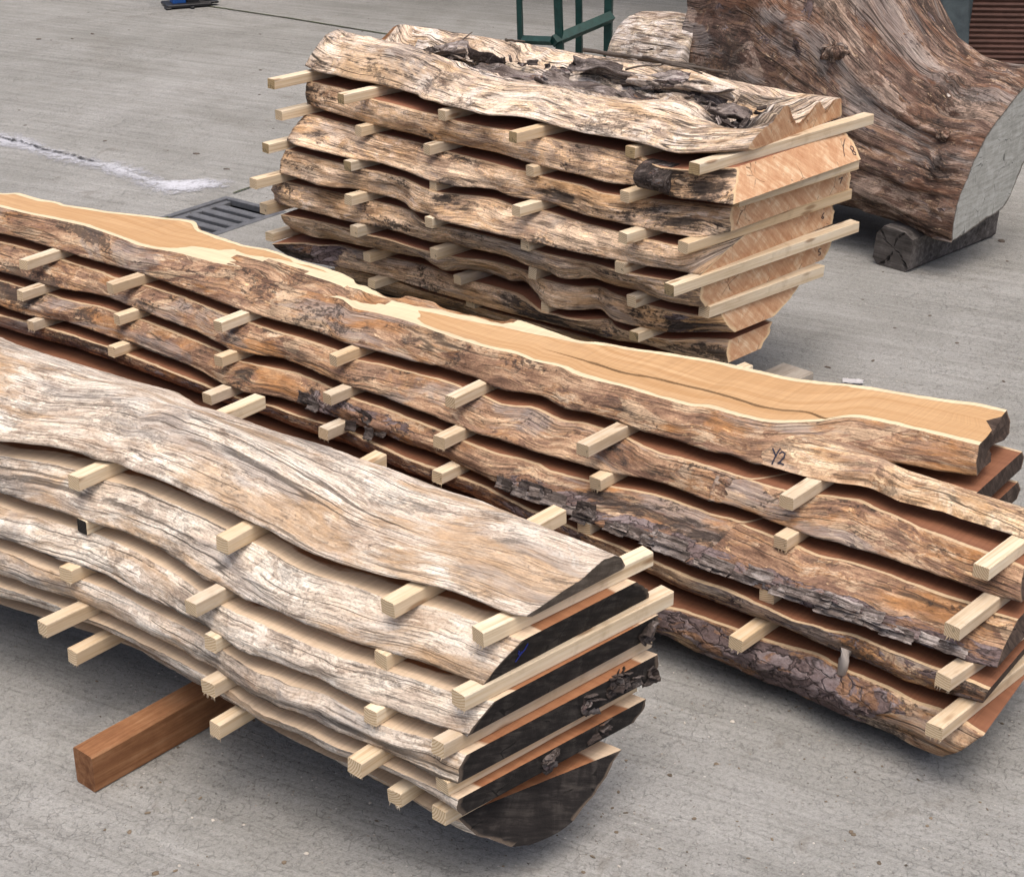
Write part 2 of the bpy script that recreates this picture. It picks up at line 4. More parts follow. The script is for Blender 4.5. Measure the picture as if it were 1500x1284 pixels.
STICKERS = [('A', 1, 0.412, 0.438, -0.748, 2.555, 52, 0.44, 0), ('A', 1, 0.412, 0.438, -0.46, 2.334, 54, 0.39, 0), ('A', 1, 0.412, 0.438, -0.184, 2.139, 49, 0.4, 0), ('A', 1, 0.412, 0.438, -0.049, 2.06, 42.5, 0.355, 0), ('A', 2, 0.333, 0.359, -0.74, 2.545, 50, 0.42, 1), ('A', 2, 0.333, 0.359, -0.505, 2.271, 51, 0.42, 0), ('A', 2, 0.333, 0.359, -0.196, 2.121, 50, 0.4, 0), ('A', 2, 0.333, 0.359, -0.077, 2.016, 42.5, 0.44, 0), ('A', 3, 0.267, 0.293, -0.763, 2.493, 50, 0.42, 0), ('A', 3, 0.267, 0.293, -0.48, 2.274, 50, 0.42, 0), ('A', 3, 0.267, 0.293, -0.21, 2.07, 50, 0.42, 0), ('A', 3, 0.267, 0.293, -0.107, 1.991, 43, 0.44, 0), ('A', 4, 0.2, 0.226, -0.794, 2.427, 49, 0.46, 0), ('A', 4, 0.2, 0.226, -0.484, 2.247, 50, 0.44, 0), ('A', 4, 0.2, 0.226, -0.233, 2.037, 50, 0.44, 0), ('A', 4, 0.2, 0.226, -0.102, 1.994, 43, 0.4, 0), ('A', 5, 0.14, 0.166, -0.752, 2.434, 51, 0.44, 0), ('A', 5, 0.14, 0.166, -0.474, 2.219, 51, 0.44, 0), ('A', 5, 0.14, 0.166, -0.176, 2.044, 49, 0.4, 0), ('A', 5, 0.14, 0.166, -0.108, 2.002, 43, 0.36, 0), ('B', 1, 0.315, 0.34, -1.22, 3.968, 54, 0.24, 0), ('B', 1, 0.315, 0.34, -0.967, 3.798, 49, 0.3, 0), ('B', 1, 0.315, 0.34, -0.667, 3.544, 51, 0.3, 0), ('B', 1, 0.315, 0.34, -0.386, 3.341, 49, 0.3, 0), ('B', 1, 0.315, 0.34, -0.126, 3.118, 51, 0.32, 0), ('B', 1, 0.315, 0.34, 0.135, 2.891, 49, 0.34, 0), ('B', 1, 0.315, 0.34, 0.492, 2.671, 49.5, 0.36, 0), ('B', 1, 0.315, 0.34, 0.777, 2.419, 47.5, 0.2, 0), ('B', 2, 0.25, 0.275, -1.225, 3.923, 52, 0.26, 0), ('B', 2, 0.25, 0.275, -0.948, 3.757, 49, 0.3, 0), ('B', 2, 0.25, 0.275, -0.663, 3.495, 50, 0.3, 0), ('B', 2, 0.25, 0.275, -0.396, 3.283, 49, 0.3, 0), ('B', 2, 0.25, 0.275, -0.148, 3.063, 50, 0.32, 0), ('B', 2, 0.25, 0.275, 0.16, 2.878, 49, 0.34, 0), ('B', 2, 0.25, 0.275, 0.481, 2.639, 48, 0.34, 0), ('B', 2, 0.25, 0.275, 0.717, 2.338, 47.5, 0.27, 0), ('B', 3, 0.185, 0.21, -1.196, 3.884, 50, 0.26, 0), ('B', 3, 0.185, 0.21, -0.958, 3.713, 49, 0.3, 0), ('B', 3, 0.185, 0.21, -0.683, 3.432, 50, 0.3, 0), ('B', 3, 0.185, 0.21, -0.404, 3.246, 49, 0.32, 0), ('B', 3, 0.185, 0.21, -0.152, 3.036, 49, 0.34, 0), ('B', 3, 0.185, 0.21, 0.137, 2.819, 49, 0.36, 0), ('B', 3, 0.185, 0.21, 0.45, 2.562, 48, 0.36, 0), ('B', 3, 0.185, 0.21, 0.698, 2.29, 44, 0.28, 0), ('B', 4, 0.12, 0.145, 0.392, 2.508, 48.5, 0.36, 0), ('B', 4, 0.12, 0.145, 0.68, 2.244, 46, 0.3, 0), ('C', 1, 0.625, 0.652, -0.663, 4.583, 46.5, 0.6, 2), ('C', 1, 0.625, 0.652, -0.455, 4.41, 45.5, 0.6, 2), ('C', 1, 0.625, 0.652, -0.18, 4.235, 45, 0.6, 0), ('C', 1, 0.625, 0.652, 0.002, 4.019, 43, 0.6, 2), ('C', 1, 0.625, 0.652, 0.28, 3.881, 43, 0.55, 2), ('C', 1, 0.625, 0.652, 0.418, 3.74, 43.5, 0.675, 2), ('C', 2, 0.533, 0.56, -0.65, 4.602, 47, 0.6, 0), ('C', 2, 0.533, 0.56, -0.414, 4.431, 45, 0.6, 0), ('C', 2, 0.533, 0.56, -0.221, 4.244, 45, 0.6, 0), ('C', 2, 0.533, 0.56, 0.044, 4.041, 44, 0.55, 0), ('C', 2, 0.533, 0.56, 0.266, 3.826, 43, 0.55, 0), ('C', 2, 0.533, 0.56, 0.522, 3.793, 43.5, 0.47, 0), ('C', 3, 0.448, 0.475, -0.688, 4.571, 47, 0.6, 2), ('C', 3, 0.448, 0.475, -0.443, 4.391, 45, 0.6, 2), ('C', 3, 0.448, 0.475, -0.205, 4.205, 45, 0.6, 0), ('C', 3, 0.448, 0.475, 0.01, 3.986, 44, 0.55, 0), ('C', 3, 0.448, 0.475, 0.261, 3.772, 43, 0.55, 0), ('C', 3, 0.448, 0.475, 0.396, 3.704, 43.5, 0.635, 0), ('C', 4, 0.36, 0.388, -0.721, 4.522, 46, 0.6, 0), ('C', 4, 0.36, 0.388, -0.443, 4.366, 45, 0.6, 0), ('C', 4, 0.36, 0.388, -0.216, 4.167, 45, 0.55, 0), ('C', 4, 0.36, 0.388, 0.032, 3.984, 44, 0.5, 0), ('C', 4, 0.36, 0.388, 0.258, 3.813, 43, 0.5, 0), ('C', 4, 0.36, 0.388, 0.364, 3.658, 43, 0.71, 2), ('C', 5, 0.27, 0.3, -0.705, 4.574, 46, 0.5, 0), ('C', 5, 0.27, 0.3, -0.431, 4.368, 45, 0.5, 0), ('C', 5, 0.27, 0.3, -0.206, 4.178, 45, 0.5, 0), ('C', 5, 0.27, 0.3, 0.052, 4.027, 44, 0.45, 0), ('C', 5, 0.27, 0.3, 0.29, 3.822, 43, 0.45, 0), ('C', 5, 0.27, 0.3, 0.459, 3.755, 42.5, 0.44, 0), ('C', 6, 0.185, 0.21, -0.696, 4.588, 46, 0.45, 0), ('C', 6, 0.185, 0.21, -0.402, 4.407, 45, 0.4, 0), ('C', 6, 0.185, 0.21, -0.146, 4.222, 44, 0.4, 0), ('C', 6, 0.185, 0.21, 0.084, 4.015, 43, 0.36, 0), ('C', 6, 0.185, 0.21, 0.298, 3.811, 43, 0.34, 2), ('C', 7, 0.105, 0.13, -0.392, 4.413, 47, 0.35, 0), ('C', 7, 0.105, 0.13, -0.113, 4.26, 44, 0.33, 0), ('C', 7, 0.105, 0.13, 0.497, 3.723, 43, 0.115, 0)]
MARKS = {'8': [[(0.8054, 4.089, 0.5772), (0.8113, 4.095, 0.5923), (0.8224, 4.1062, 0.606), (0.8284, 4.1123, 0.6107)], [(0.8352, 4.1191, 0.5933), (0.8306, 4.1145, 0.5891), (0.8333, 4.1172, 0.583), (0.8394, 4.1234, 0.5771), (0.8384, 4.1223, 0.5723), (0.8321, 4.116, 0.5749), (0.8324, 4.1163, 0.5815), (0.8387, 4.1226, 0.584), (0.8397, 4.1237, 0.5888), (0.8352, 4.1191, 0.5933)]], '7': [[(0.8207, 4.1044, 0.5087), (0.8321, 4.116, 0.5105), (0.8278, 4.1116, 0.5032), (0.8249, 4.1087, 0.4964)]], '6': [[(0.7934, 4.0769, 0.4279), (0.7879, 4.0713, 0.4232), (0.7865, 4.07, 0.4163), (0.7909, 4.0744, 0.4124), (0.7936, 4.0771, 0.4158), (0.7882, 4.0716, 0.4201)]], '5': [[(0.7898, 4.0732, 0.3345), (0.7827, 4.066, 0.3351), (0.7828, 4.0662, 0.3281), (0.7891, 4.0726, 0.325), (0.7898, 4.0732, 0.3182), (0.7837, 4.0671, 0.3181)]], 'Y2': [[(0.4899, 2.8262, 0.3568), (0.4938, 2.8067, 0.3491)], [(0.5035, 2.8206, 0.3589), (0.4946, 2.8079, 0.35), (0.4841, 2.7959, 0.3408)], [(0.5002, 2.8088, 0.3523), (0.5062, 2.8111, 0.3555), (0.5109, 2.8049, 0.3542), (0.5071, 2.7973, 0.3494), (0.4992, 2.7928, 0.3446), (0.4947, 2.7926, 0.343)], [(0.4947, 2.7926, 0.343), (0.5001, 2.7903, 0.3438), (0.5053, 2.7855, 0.3434)]], 'A5': [[(0.0083, 2.0727, 0.3942), (0.0103, 2.0744, 0.3908), (0.0086, 2.0729, 0.3891), (0.0111, 2.0751, 0.3844), (0.0139, 2.0776, 0.3894)], [(0.0215, 2.0841, 0.4), (0.0181, 2.0812, 0.3904), (0.0125, 2.0763, 0.3837), (0.007, 2.0715, 0.3736)]], 'B2': [[(0.888, 2.8307, 0.3498), (0.8955, 2.8438, 0.3471), (0.9036, 2.8579, 0.3368), (0.8988, 2.8496, 0.3319), (0.8938, 2.8408, 0.3282), (0.9096, 2.8683, 0.3175)]]}
PAINT = [(-2.093, 6.588), (-2.027, 6.513), (-1.913, 6.455), (-1.776, 6.299), (-1.648, 6.189), (-1.543, 6.109), (-1.459, 6.083), (-1.365, 6.006), (-1.303, 5.905), (-1.234, 5.832), (-1.153, 5.839), (-1.075, 5.868), (-1.014, 5.832), (-0.995, 5.748), (-1.019, 5.643), (-1.069, 5.587), (-1.142, 5.621), (-1.206, 5.643), (-1.277, 5.701), (-1.338, 5.772), (-1.394, 5.844), (-1.484, 5.905), (-1.583, 6.006), (-1.68, 6.057), (-1.782, 6.149), (-1.894, 6.243), (-1.96, 6.271), (-2.015, 6.312)]
PAINT_SEAM = [(-2.056, 6.455), (-1.999, 6.411), (-1.909, 6.355), (-1.792, 6.243), (-1.654, 6.154), (-1.555, 6.065)]
JOINT = [(-1.635, 9.141), (-1.174, 8.821), (-0.757, 8.503), (-0.164, 8.065)]
GRATE = [(-0.975, 5.671), (-0.784, 5.43), (-0.95, 5.212), (-1.147, 5.406)]
GJOINT = [(-1.192, 5.343), (-0.976, 5.671), (-0.869, 5.823), (-0.775, 5.964)]
BOARD = [(0.659, 4.019), (0.707, 4.068), (0.788, 4.014), (0.753, 3.976)]
WHITE = [(0.861, 3.989), (0.904, 3.98)]
BEAM = [(-0.6875, 2.2592), (-0.7266, 2.2908)]
D = {'e': [1.3191, 4.7917, 0.12]}
BLUE = [(-1.867, 9.102), (-1.743, 9.064), (-1.642, 9.18)]
SPOT = {'B3hole': (-1.366, -0.144), 'B3shred0': (-1.171, -0.141), 'B3shred1': (-0.905, -0.148), 'B3bark0': (-0.566, -0.169), 'B3bark1': (-0.434, -0.145), 'B3cav0': (-0.373, -0.15), 'B3cav1': (-0.179, -0.131), 'B3lip0': (-0.212, -0.22), 'B3lip1': (0.319, -0.221), 'B5knot': (-0.977, 0.02), 'B5knot2': (-1.116, -0.033), 'B5dip0': (-1.564, 0.072), 'B5dip1': (-1.235, 0.051), 'B5isl0': (-1.053, 0.116), 'B5isl1': (-0.82, 0.165), 'B5lich': (-0.455, -0.0), 'B4knot': (-1.41, -0.116), 'C7knot': (-0.131, -0.332), 'C7stub0': (-0.011, -0.296), 'C7stub1': (0.158, -0.236), 'C6knot': (-1.145, -0.231), 'C6dark0': (-0.626, -0.37), 'C6dark1': (-0.299, -0.295), 'C6hole': (0.058, -0.23), 'C6wh': (-0.191, -0.3), 'C5hole': (-0.603, -0.328), 'C5rec': (-0.838, -0.329), 'C4k': (-0.285, -0.339), 'C3k': (-0.472, -0.283), 'C3d': (0.082, -0.282), 'C2d0': (-1.235, -0.335), 'C2d1': (-1.133, -0.302), 'C2d2': (-0.518, -0.207), 'C2d3': (-0.21, -0.25), 'C2d4': (0.063, -0.26), 'A6spot': (-0.006, 0.127), 'A5dark': (-0.699, 0.005), 'A5dark2': (-0.553, -0.013), 'A3dark': (-0.903, -0.098), 'A4dark': (-0.024, -0.085), 'B4lich': (-0.382, -0.088), 'B1or0': (-0.097, -0.323), 'B1or1': (0.337, -0.312), 'B2twig': (0.208, -0.278)}
import bpy, bmesh, math, random
import numpy as np
from mathutils import Vector, Matrix
R = math.radians
random.seed(7)
rng = np.random.default_rng(11)
scn = bpy.context.scene
COL = scn.collection

# ------------------------------------------------------------------ noise
_P = rng.permutation(256).astype(np.int64); _P = np.concatenate([_P, _P, _P])
_G = rng.normal(size=(256, 3)); _G /= np.linalg.norm(_G, axis=1)[:, None]
def pn(x, y, z=0.0):
    x, y, z = np.broadcast_arrays(np.asarray(x, float), np.asarray(y, float), np.asarray(z, float))
    xi, yi, zi = np.floor(x).astype(np.int64), np.floor(y).astype(np.int64), np.floor(z).astype(np.int64)
    xf, yf, zf = x-xi, y-yi, z-zi
    f = lambda t: t*t*t*(t*(t*6-15)+10)
    u, v, w = f(xf), f(yf), f(zf)
    def g(dx, dy, dz):
        h = _P[(_P[(_P[(xi+dx) & 255]+yi+dy) & 255]+zi+dz) & 255]
        G = _G[h]
        return G[..., 0]*(xf-dx)+G[..., 1]*(yf-dy)+G[..., 2]*(zf-dz)
    l = lambda a, b, t: a+t*(b-a)
    return l(l(l(g(0,0,0), g(1,0,0), u), l(g(0,1,0), g(1,1,0), u), v),
             l(l(g(0,0,1), g(1,0,1), u), l(g(0,1,1), g(1,1,1), u), v), w)
def fbm(x, y, z=0.0, o=4):
    r = 0; a = 1.0; s = 1.0
    for i in range(o):
        r = r+a*pn(np.asarray(x)*s, np.asarray(y)*s, np.asarray(z)+i*7.1); a *= .5; s *= 2.03
    return r
def cell(x, y):
    """distance to the nearest and second nearest feature point, and the id of the nearest"""
    xi, yi = np.floor(x).astype(np.int64), np.floor(y).astype(np.int64)
    f1 = np.full(np.shape(x), 9.); f2 = f1.copy(); idd = np.zeros(np.shape(x))
    for dx in (-1, 0, 1):
        for dy in (-1, 0, 1):
            h = _P[(_P[(xi+dx) & 255]+yi+dy) & 255]
            px = xi+dx+.5+.45*_G[h, 0]; py = yi+dy+.5+.45*_G[h, 1]
            d = np.hypot(px-x, py-y)
            n = d < f1
            f2 = np.where(n, f1, np.minimum(f2, d)); idd = np.where(n, h/255., idd); f1 = np.where(n, d, f1)
    return f1, f2, idd
def sm(a, s):
    if s <= 0: return a
    k = int(3*s)+1; x = np.arange(-k, k+1); w = np.exp(-.5*(x/s)**2); w /= w.sum()
    return np.convolve(np.pad(a, k, mode='reflect', reflect_type='odd'), w, mode='valid')
def sstep(a, b, x):
    t = np.clip((np.asarray(x, float)-a)/(b-a), 0, 1); return t*t*(3-2*t)

# ------------------------------------------------------------------ materials
class NT:
    def __init__(s, name):
        s.m = bpy.data.materials.new(name); s.m.use_nodes = True
        s.t = s.m.node_tree; s.t.nodes.clear(); s.o = s.n('ShaderNodeOutputMaterial')
    def n(s, typ, ins=None, **kw):
        nd = s.t.nodes.new(typ)
        for k, v in kw.items(): setattr(nd, k, v)
        for k, v in (ins or {}).items(): s.set(nd.inputs[k], v)
        return nd
    def set(s, sock, v):
        if isinstance(v, bpy.types.NodeSocket): s.t.links.new(v, sock)
        elif isinstance(v, tuple) and len(v) == 3 and sock.type == 'RGBA': sock.default_value = (*v, 1)
        else: sock.default_value = v
    def attr(s, nm): return s.n('ShaderNodeAttribute', attribute_name=nm).outputs['Fac']
    def math(s, op, a, b=0.0, c=0.0, clamp=False):
        nd = s.n('ShaderNodeMath', operation=op, use_clamp=clamp); s.set(nd.inputs[0], a); s.set(nd.inputs[1], b); s.set(nd.inputs[2], c); return nd.outputs[0]
    def vmath(s, op, a, b):
        nd = s.n('ShaderNodeVectorMath', operation=op); s.set(nd.inputs[0], a); s.set(nd.inputs[1], b); return nd.outputs[0]
    def xyz(s, x, y, z=0.0):
        nd = s.n('ShaderNodeCombineXYZ'); s.set(nd.inputs[0], x); s.set(nd.inputs[1], y); s.set(nd.inputs[2], z); return nd.outputs[0]
    def noise(s, vec, scale=1.0, detail=4.0, rough=.55, dist=0.0, out='Fac'):
        nd = s.n('ShaderNodeTexNoise', {'Vector': vec, 'Scale': scale, 'Detail': detail, 'Roughness': rough, 'Distortion': dist}); return nd.outputs[out]
    def scaled(s, vec, sc): return s.vmath('MULTIPLY', vec, sc)
    def voro(s, vec, scale=1.0, feature='F1', out='Distance', rand=1.0):
        nd = s.n('ShaderNodeTexVoronoi', {'Vector': vec, 'Scale': scale, 'Randomness': rand}, feature=feature); return nd.outputs[out]
    def mr(s, v, a, b, c=0.0, d=1.0, smooth=False):
        nd = s.n('ShaderNodeMapRange', {'Value': v, 'From Min': a, 'From Max': b, 'To Min': c, 'To Max': d})
        if smooth: nd.interpolation_type = 'SMOOTHSTEP'
        return nd.outputs[0]
    def mix(s, f, a, b, mode='MIX'):
        nd = s.n('ShaderNodeMix', data_type='RGBA', blend_type=mode)
        s.set(nd.inputs[0], f); s.set(nd.inputs[6], a); s.set(nd.inputs[7], b); return nd.outputs[2]
    def ramp(s, f, stops):
        nd = s.n('ShaderNodeValToRGB'); e = nd.color_ramp.elements
        while len(e) < len(stops): e.new(.5)
        for el, (p, c) in zip(e, stops): el.position = p; el.color = (*c, 1)
        s.set(nd.inputs[0], f); return nd.outputs[0]
    def coord(s, out='Object'): return s.n('ShaderNodeTexCoord').outputs[out]
    def rand(s): return s.n('ShaderNodeObjectInfo').outputs['Random']
    def finish(s, col, rough=.85, bump=None, bstr=.5, bdist=.004, spec=.25, metal=0.0, alpha=None):
        b = s.n('ShaderNodeBsdfPrincipled', {'Base Color': col, 'Roughness': rough, 'Specular IOR Level': spec, 'Metallic': metal})
        if bump is not None:
            bn = s.n('ShaderNodeBump', {'Strength': bstr, 'Distance': bdist, 'Height': bump}); s.t.links.new(bn.outputs[0], b.inputs['Normal'])
        if alpha is not None: s.set(b.inputs['Alpha'], alpha)
        s.t.links.new(b.outputs[0], s.o.inputs[0]); return s.m

def mat_wane(name, cols, zones, crack=.5, bark=((.05,.032,.026),(.15,.11,.105),(.27,.225,.22)), fibre=.5, fleck=(.60,.50,.36), fl=.62, blk=.6, warp=.02, hair=.5, lich=.5, lichc=(.045,.036,.03), lsm=.5, lo=.38, hi=.62, cm=.46, tint=None, pale=.7, darkc=((.012,.009,.008),(.05,.037,.03),(.12,.10,.088))):
    """barkless flank of a log: sharp edged patches, fibres and checks along the grain, plates of bark where 'bark' is set"""
    T = NT(name)
    s, w = T.attr('s'), T.attr('w')
    P0 = T.xyz(s, w)
    def off(P, x, y): return T.vmath('ADD', P, (x, y, 0.))
    wv = T.noise(T.scaled(P0, (5., 9., 1.)), 1, 3, .55, 0, 'Color')
    P = T.vmath('ADD', P0, T.vmath('MULTIPLY', T.vmath('SUBTRACT', wv, (.5,.5,.5)), (.10, warp, 0.)))
    ws = T.vmath('MULTIPLY', T.vmath('SUBTRACT', T.noise(T.scaled(P0, (3., 5., 1.)), 1, 2, .5, 0, 'Color'), (.5,.5,.5)), (.0, warp*1.2, 0.))
    PL = T.vmath('ADD', P0, ws)
    n1 = T.noise(T.scaled(P, (11., 34., 1.)), 1, 10, .72, .5)
    n2 = T.noise(T.scaled(P, (3.2, 10., 1.)), 1, 3, .5, .4)
    n2b = T.noise(off(T.scaled(P, (4.5, 13., 1.)), 31., 17.), 1, 9, .66, .6)
    fb = T.noise(T.scaled(PL, (16., 300., 1.)), 1, 4, .62)
    sp = T.noise(T.scaled(P0, (170., 330., 1.)), 1, 3, .65)
    m = T.math('MULTIPLY_ADD', n1, .62, T.math('MULTIPLY', n2, .38))
    base = T.ramp(T.mr(m, lo, hi), cols)
    zone = T.ramp(T.mr(n2b, .40, .62), zones)
    e1 = T.noise(off(T.scaled(P, (7., 17., 1.)), 3., 51.), 1, 9, .62, .8)
    col = T.mix(T.math('MULTIPLY', T.mr(e1, .50, .513), .68), base, zone)
    e2 = T.noise(off(T.scaled(P, (5., 12., 1.)), 63., 21.), 1, 9, .6, 1.0)
    z2 = T.ramp(T.mr(n1, .40, .60), [(q, tuple(c*k for c in cc)) for (q, cc), k in zip(zones, (.62, .8, 1.05, 1.1))])
    col = T.mix(T.math('MULTIPLY', T.mr(e2, .545, .555), .75), col, z2)
    e3 = T.noise(off(T.scaled(P, (4.2, 11., 1.)), 133., 61.), 1, 9, .64, .9)
    pc = T.math('MULTIPLY', T.mr(e3, .57, .58), pale)
    col = T.mix(pc, col, T.mix(T.mr(n1, .42, .58), tuple(c*.62 for c in cols[-1][1]), cols[-1][1]))
    rimz = T.math('MULTIPLY', T.mr(T.math('ABSOLUTE', T.math('SUBTRACT', e2, .55)), .0, .012, 1, 0), .35)
    col = T.mix(rimz, col, (.06, .045, .036))
    fk = T.noise(off(T.scaled(P, (26., 75., 1.)), 7., 3.), 1, 9, .74, .4)
    col = T.mix(T.math('MULTIPLY', T.mr(fk, fl, fl+.03), .8), col, fleck)
    bk = T.noise(off(T.scaled(P, (15., 55., 1.)), 70., 31.), 1, 10, .76, .6)
    col = T.mix(T.math('MULTIPLY', T.mr(bk, .60, .64), blk), col, (.06, .046, .038))
    ls = T.noise(off(T.scaled(PL, (1.3, 60., 1.)), 41., 19.), 1, 6, .64)
    col = T.mix(lsm, col, T.ramp(T.mr(ls, .36, .64), [(0, (.52,.47,.44)), (.4, (1,1,1)), (1, (1.3,1.28,1.25))]), 'MULTIPLY')
    col = T.mix(fibre, col, T.ramp(T.mr(fb, .36, .62), [(0, (.36,.33,.31)), (.42, (1.0,1.0,1.0)), (1, (1.42,1.41,1.39))]), 'MULTIPLY')
    col = T.mix(.5, col, T.ramp(T.mr(sp, .36, .64), [(0, (.42,.40,.39)), (.42, (1.05,1.05,1.05)), (1, (1.3,1.3,1.3))]), 'MULTIPLY')
    if tint:
        tn = T.noise(off(T.scaled(P, (2.6, 8.5, 1.)), 57., 13.), 1, 8, .62, .7)
        col = T.mix(T.math('MULTIPLY', T.mr(tn, .53, .60), .62), col, T.mix(T.mr(fk, .42, .6), tuple(c*.55 for c in tint), tint))
        gn = T.noise(off(T.scaled(P, (2.2, 8., 1.)), 17., 113.), 1, 8, .62, .7)
        col = T.mix(T.math('MULTIPLY', T.mr(gn, .55, .60), .5), col, T.mix(T.mr(fb, .36, .64), (.15,.13,.12), (.40,.37,.34)))
    # lichen and soot: clusters of fine dark crumbs
    l1 = T.noise(off(T.scaled(P0, (4., 9., 1.)), 23., 87.), 1, 4, .6, .4); l2 = T.noise(T.scaled(P0, (75., 110., 1.)), 1, 6, .75)
    lm = T.mr(T.math('MULTIPLY_ADD', T.math('SUBTRACT', l1, .60), 1.6, l2), .50, .56)
    col = T.mix(T.math('MULTIPLY', lm, lich), col, lichc)
    # checks: long cracks and short hair checks
    c1 = T.noise(T.scaled(PL, (.75, 27., 1.)), 1, 1.3, .4)
    k1 = T.math('MULTIPLY', T.mr(T.math('ABSOLUTE', T.math('SUBTRACT', c1, .5)), .003, .010, 1, 0), T.mr(n2b, cm, cm+.05))
    c2 = T.noise(off(T.scaled(PL, (3.0, 135., 1.)), 11., 9.), 1, 2.5, .5)
    k2 = T.math('MULTIPLY', T.mr(T.math('ABSOLUTE', T.math('SUBTRACT', c2, .5)), .014, .05, 1, 0), T.mr(T.noise(off(T.scaled(P, (14., 60., 1.)), 5., 5.), 1, 4, .6), .50, .58))
    c3 = T.noise(off(T.scaled(PL, (.55, 44., 1.)), 71., 29.), 1, 1.2, .4)
    k3 = T.math('MULTIPLY', T.mr(T.math('ABSOLUTE', T.math('SUBTRACT', c3, .5)), .004, .013, 1, 0), T.mr(T.noise(off(T.scaled(P, (2., 16., 1.)), 15., 45.), 1, 4, .6), .47, .52))
    ck = T.math('MAXIMUM', T.math('MAXIMUM', T.math('MULTIPLY', k1, crack), T.math('MULTIPLY', k3, T.math('MULTIPLY', crack, .85))), T.math('MULTIPLY', k2, hair))
    col = T.mix(ck, col, (.032, .024, .019))
    # bark
    bw = T.noise(T.scaled(P0, (16., 30., 1.)), 1, 3, .6, 0, 'Color')
    PB = T.vmath('ADD', P, T.vmath('MULTIPLY', T.vmath('SUBTRACT', bw, (.5,.5,.5)), (.10, .045, 0.)))
    PB = T.scaled(PB, (24., 52., 1.))
    ve = T.voro(PB, 1, 'DISTANCE_TO_EDGE'); vc = T.voro(PB, 1, 'F1', 'Color')
    sx = T.n('ShaderNodeSeparateColor'); T.set(sx.inputs[0], vc)
    bn = T.noise(T.scaled(P, (45., 100., 1.)), 1, 8, .72)
    bc = T.ramp(T.math('MULTIPLY_ADD', sx.outputs[0], .30, T.math('MULTIPLY', bn, .8)), [(.25, bark[0]), (.55, bark[1]), (.80, bark[2])])
    bc = T.mix(T.mr(ve, .0, .06, .8, 0), bc, (.018, .013, .011))
    rd = T.mr(T.noise(off(T.scaled(P, (8., 22., 1.)), 91., 3.), 1, 8, .68, .8), .535, .56)
    bc = T.mix(T.math('MULTIPLY', rd, .75), bc, T.mix(T.mr(fb, .35, .65), (.12, .06, .035), (.34, .19, .10)))
    bc = T.mix(.5, bc, T.ramp(T.mr(sp, .36, .64), [(0, (.45,.43,.42)), (.45, (1.05,1.05,1.05)), (1, (1.35,1.35,1.35))]), 'MULTIPLY')
    bnz = T.math('ADD', T.attr('bark'), T.math('MULTIPLY', T.math('SUBTRACT', n1, .5), 2.2))
    bm = T.mr(bnz, .47, .51)
    col = T.mix(bm, col, bc)
    dk = T.mr(T.math('ADD', T.attr('dark'), T.math('MULTIPLY', T.math('SUBTRACT', T.math('MULTIPLY_ADD', n1, .5, T.math('MULTIPLY', bk, .5)), .5), 5.)), .55, .9)
    col = T.mix(T.math('MULTIPLY', dk, .93), col, T.ramp(bn, [(.3, darkc[0]), (.55, darkc[1]), (.75, darkc[2])]))
    h = T.math('MULTIPLY_ADD', fb, .6, T.math('MULTIPLY', n1, .5)); h = T.math('MULTIPLY_ADD', sp, .22, h); h = T.math('MULTIPLY_ADD', ck, -.9, h); h = T.math('MULTIPLY_ADD', lm, T.math('MULTIPLY', l2, .7), h)
    hb = T.math('MULTIPLY_ADD', T.mr(ve, 0, .12), 1.2, T.math('MULTIPLY_ADD', sx.outputs[1], .8, T.math('MULTIPLY', bn, .9)))
    hh = T.n('ShaderNodeMix', data_type='FLOAT'); T.set(hh.inputs[0], bm); T.set(hh.inputs[2], h); T.set(hh.inputs[3], hb)
    return T.finish(col, T.mr(n2b, .4, .6, .72, .92), hh.outputs[0], .8, .003, .22)

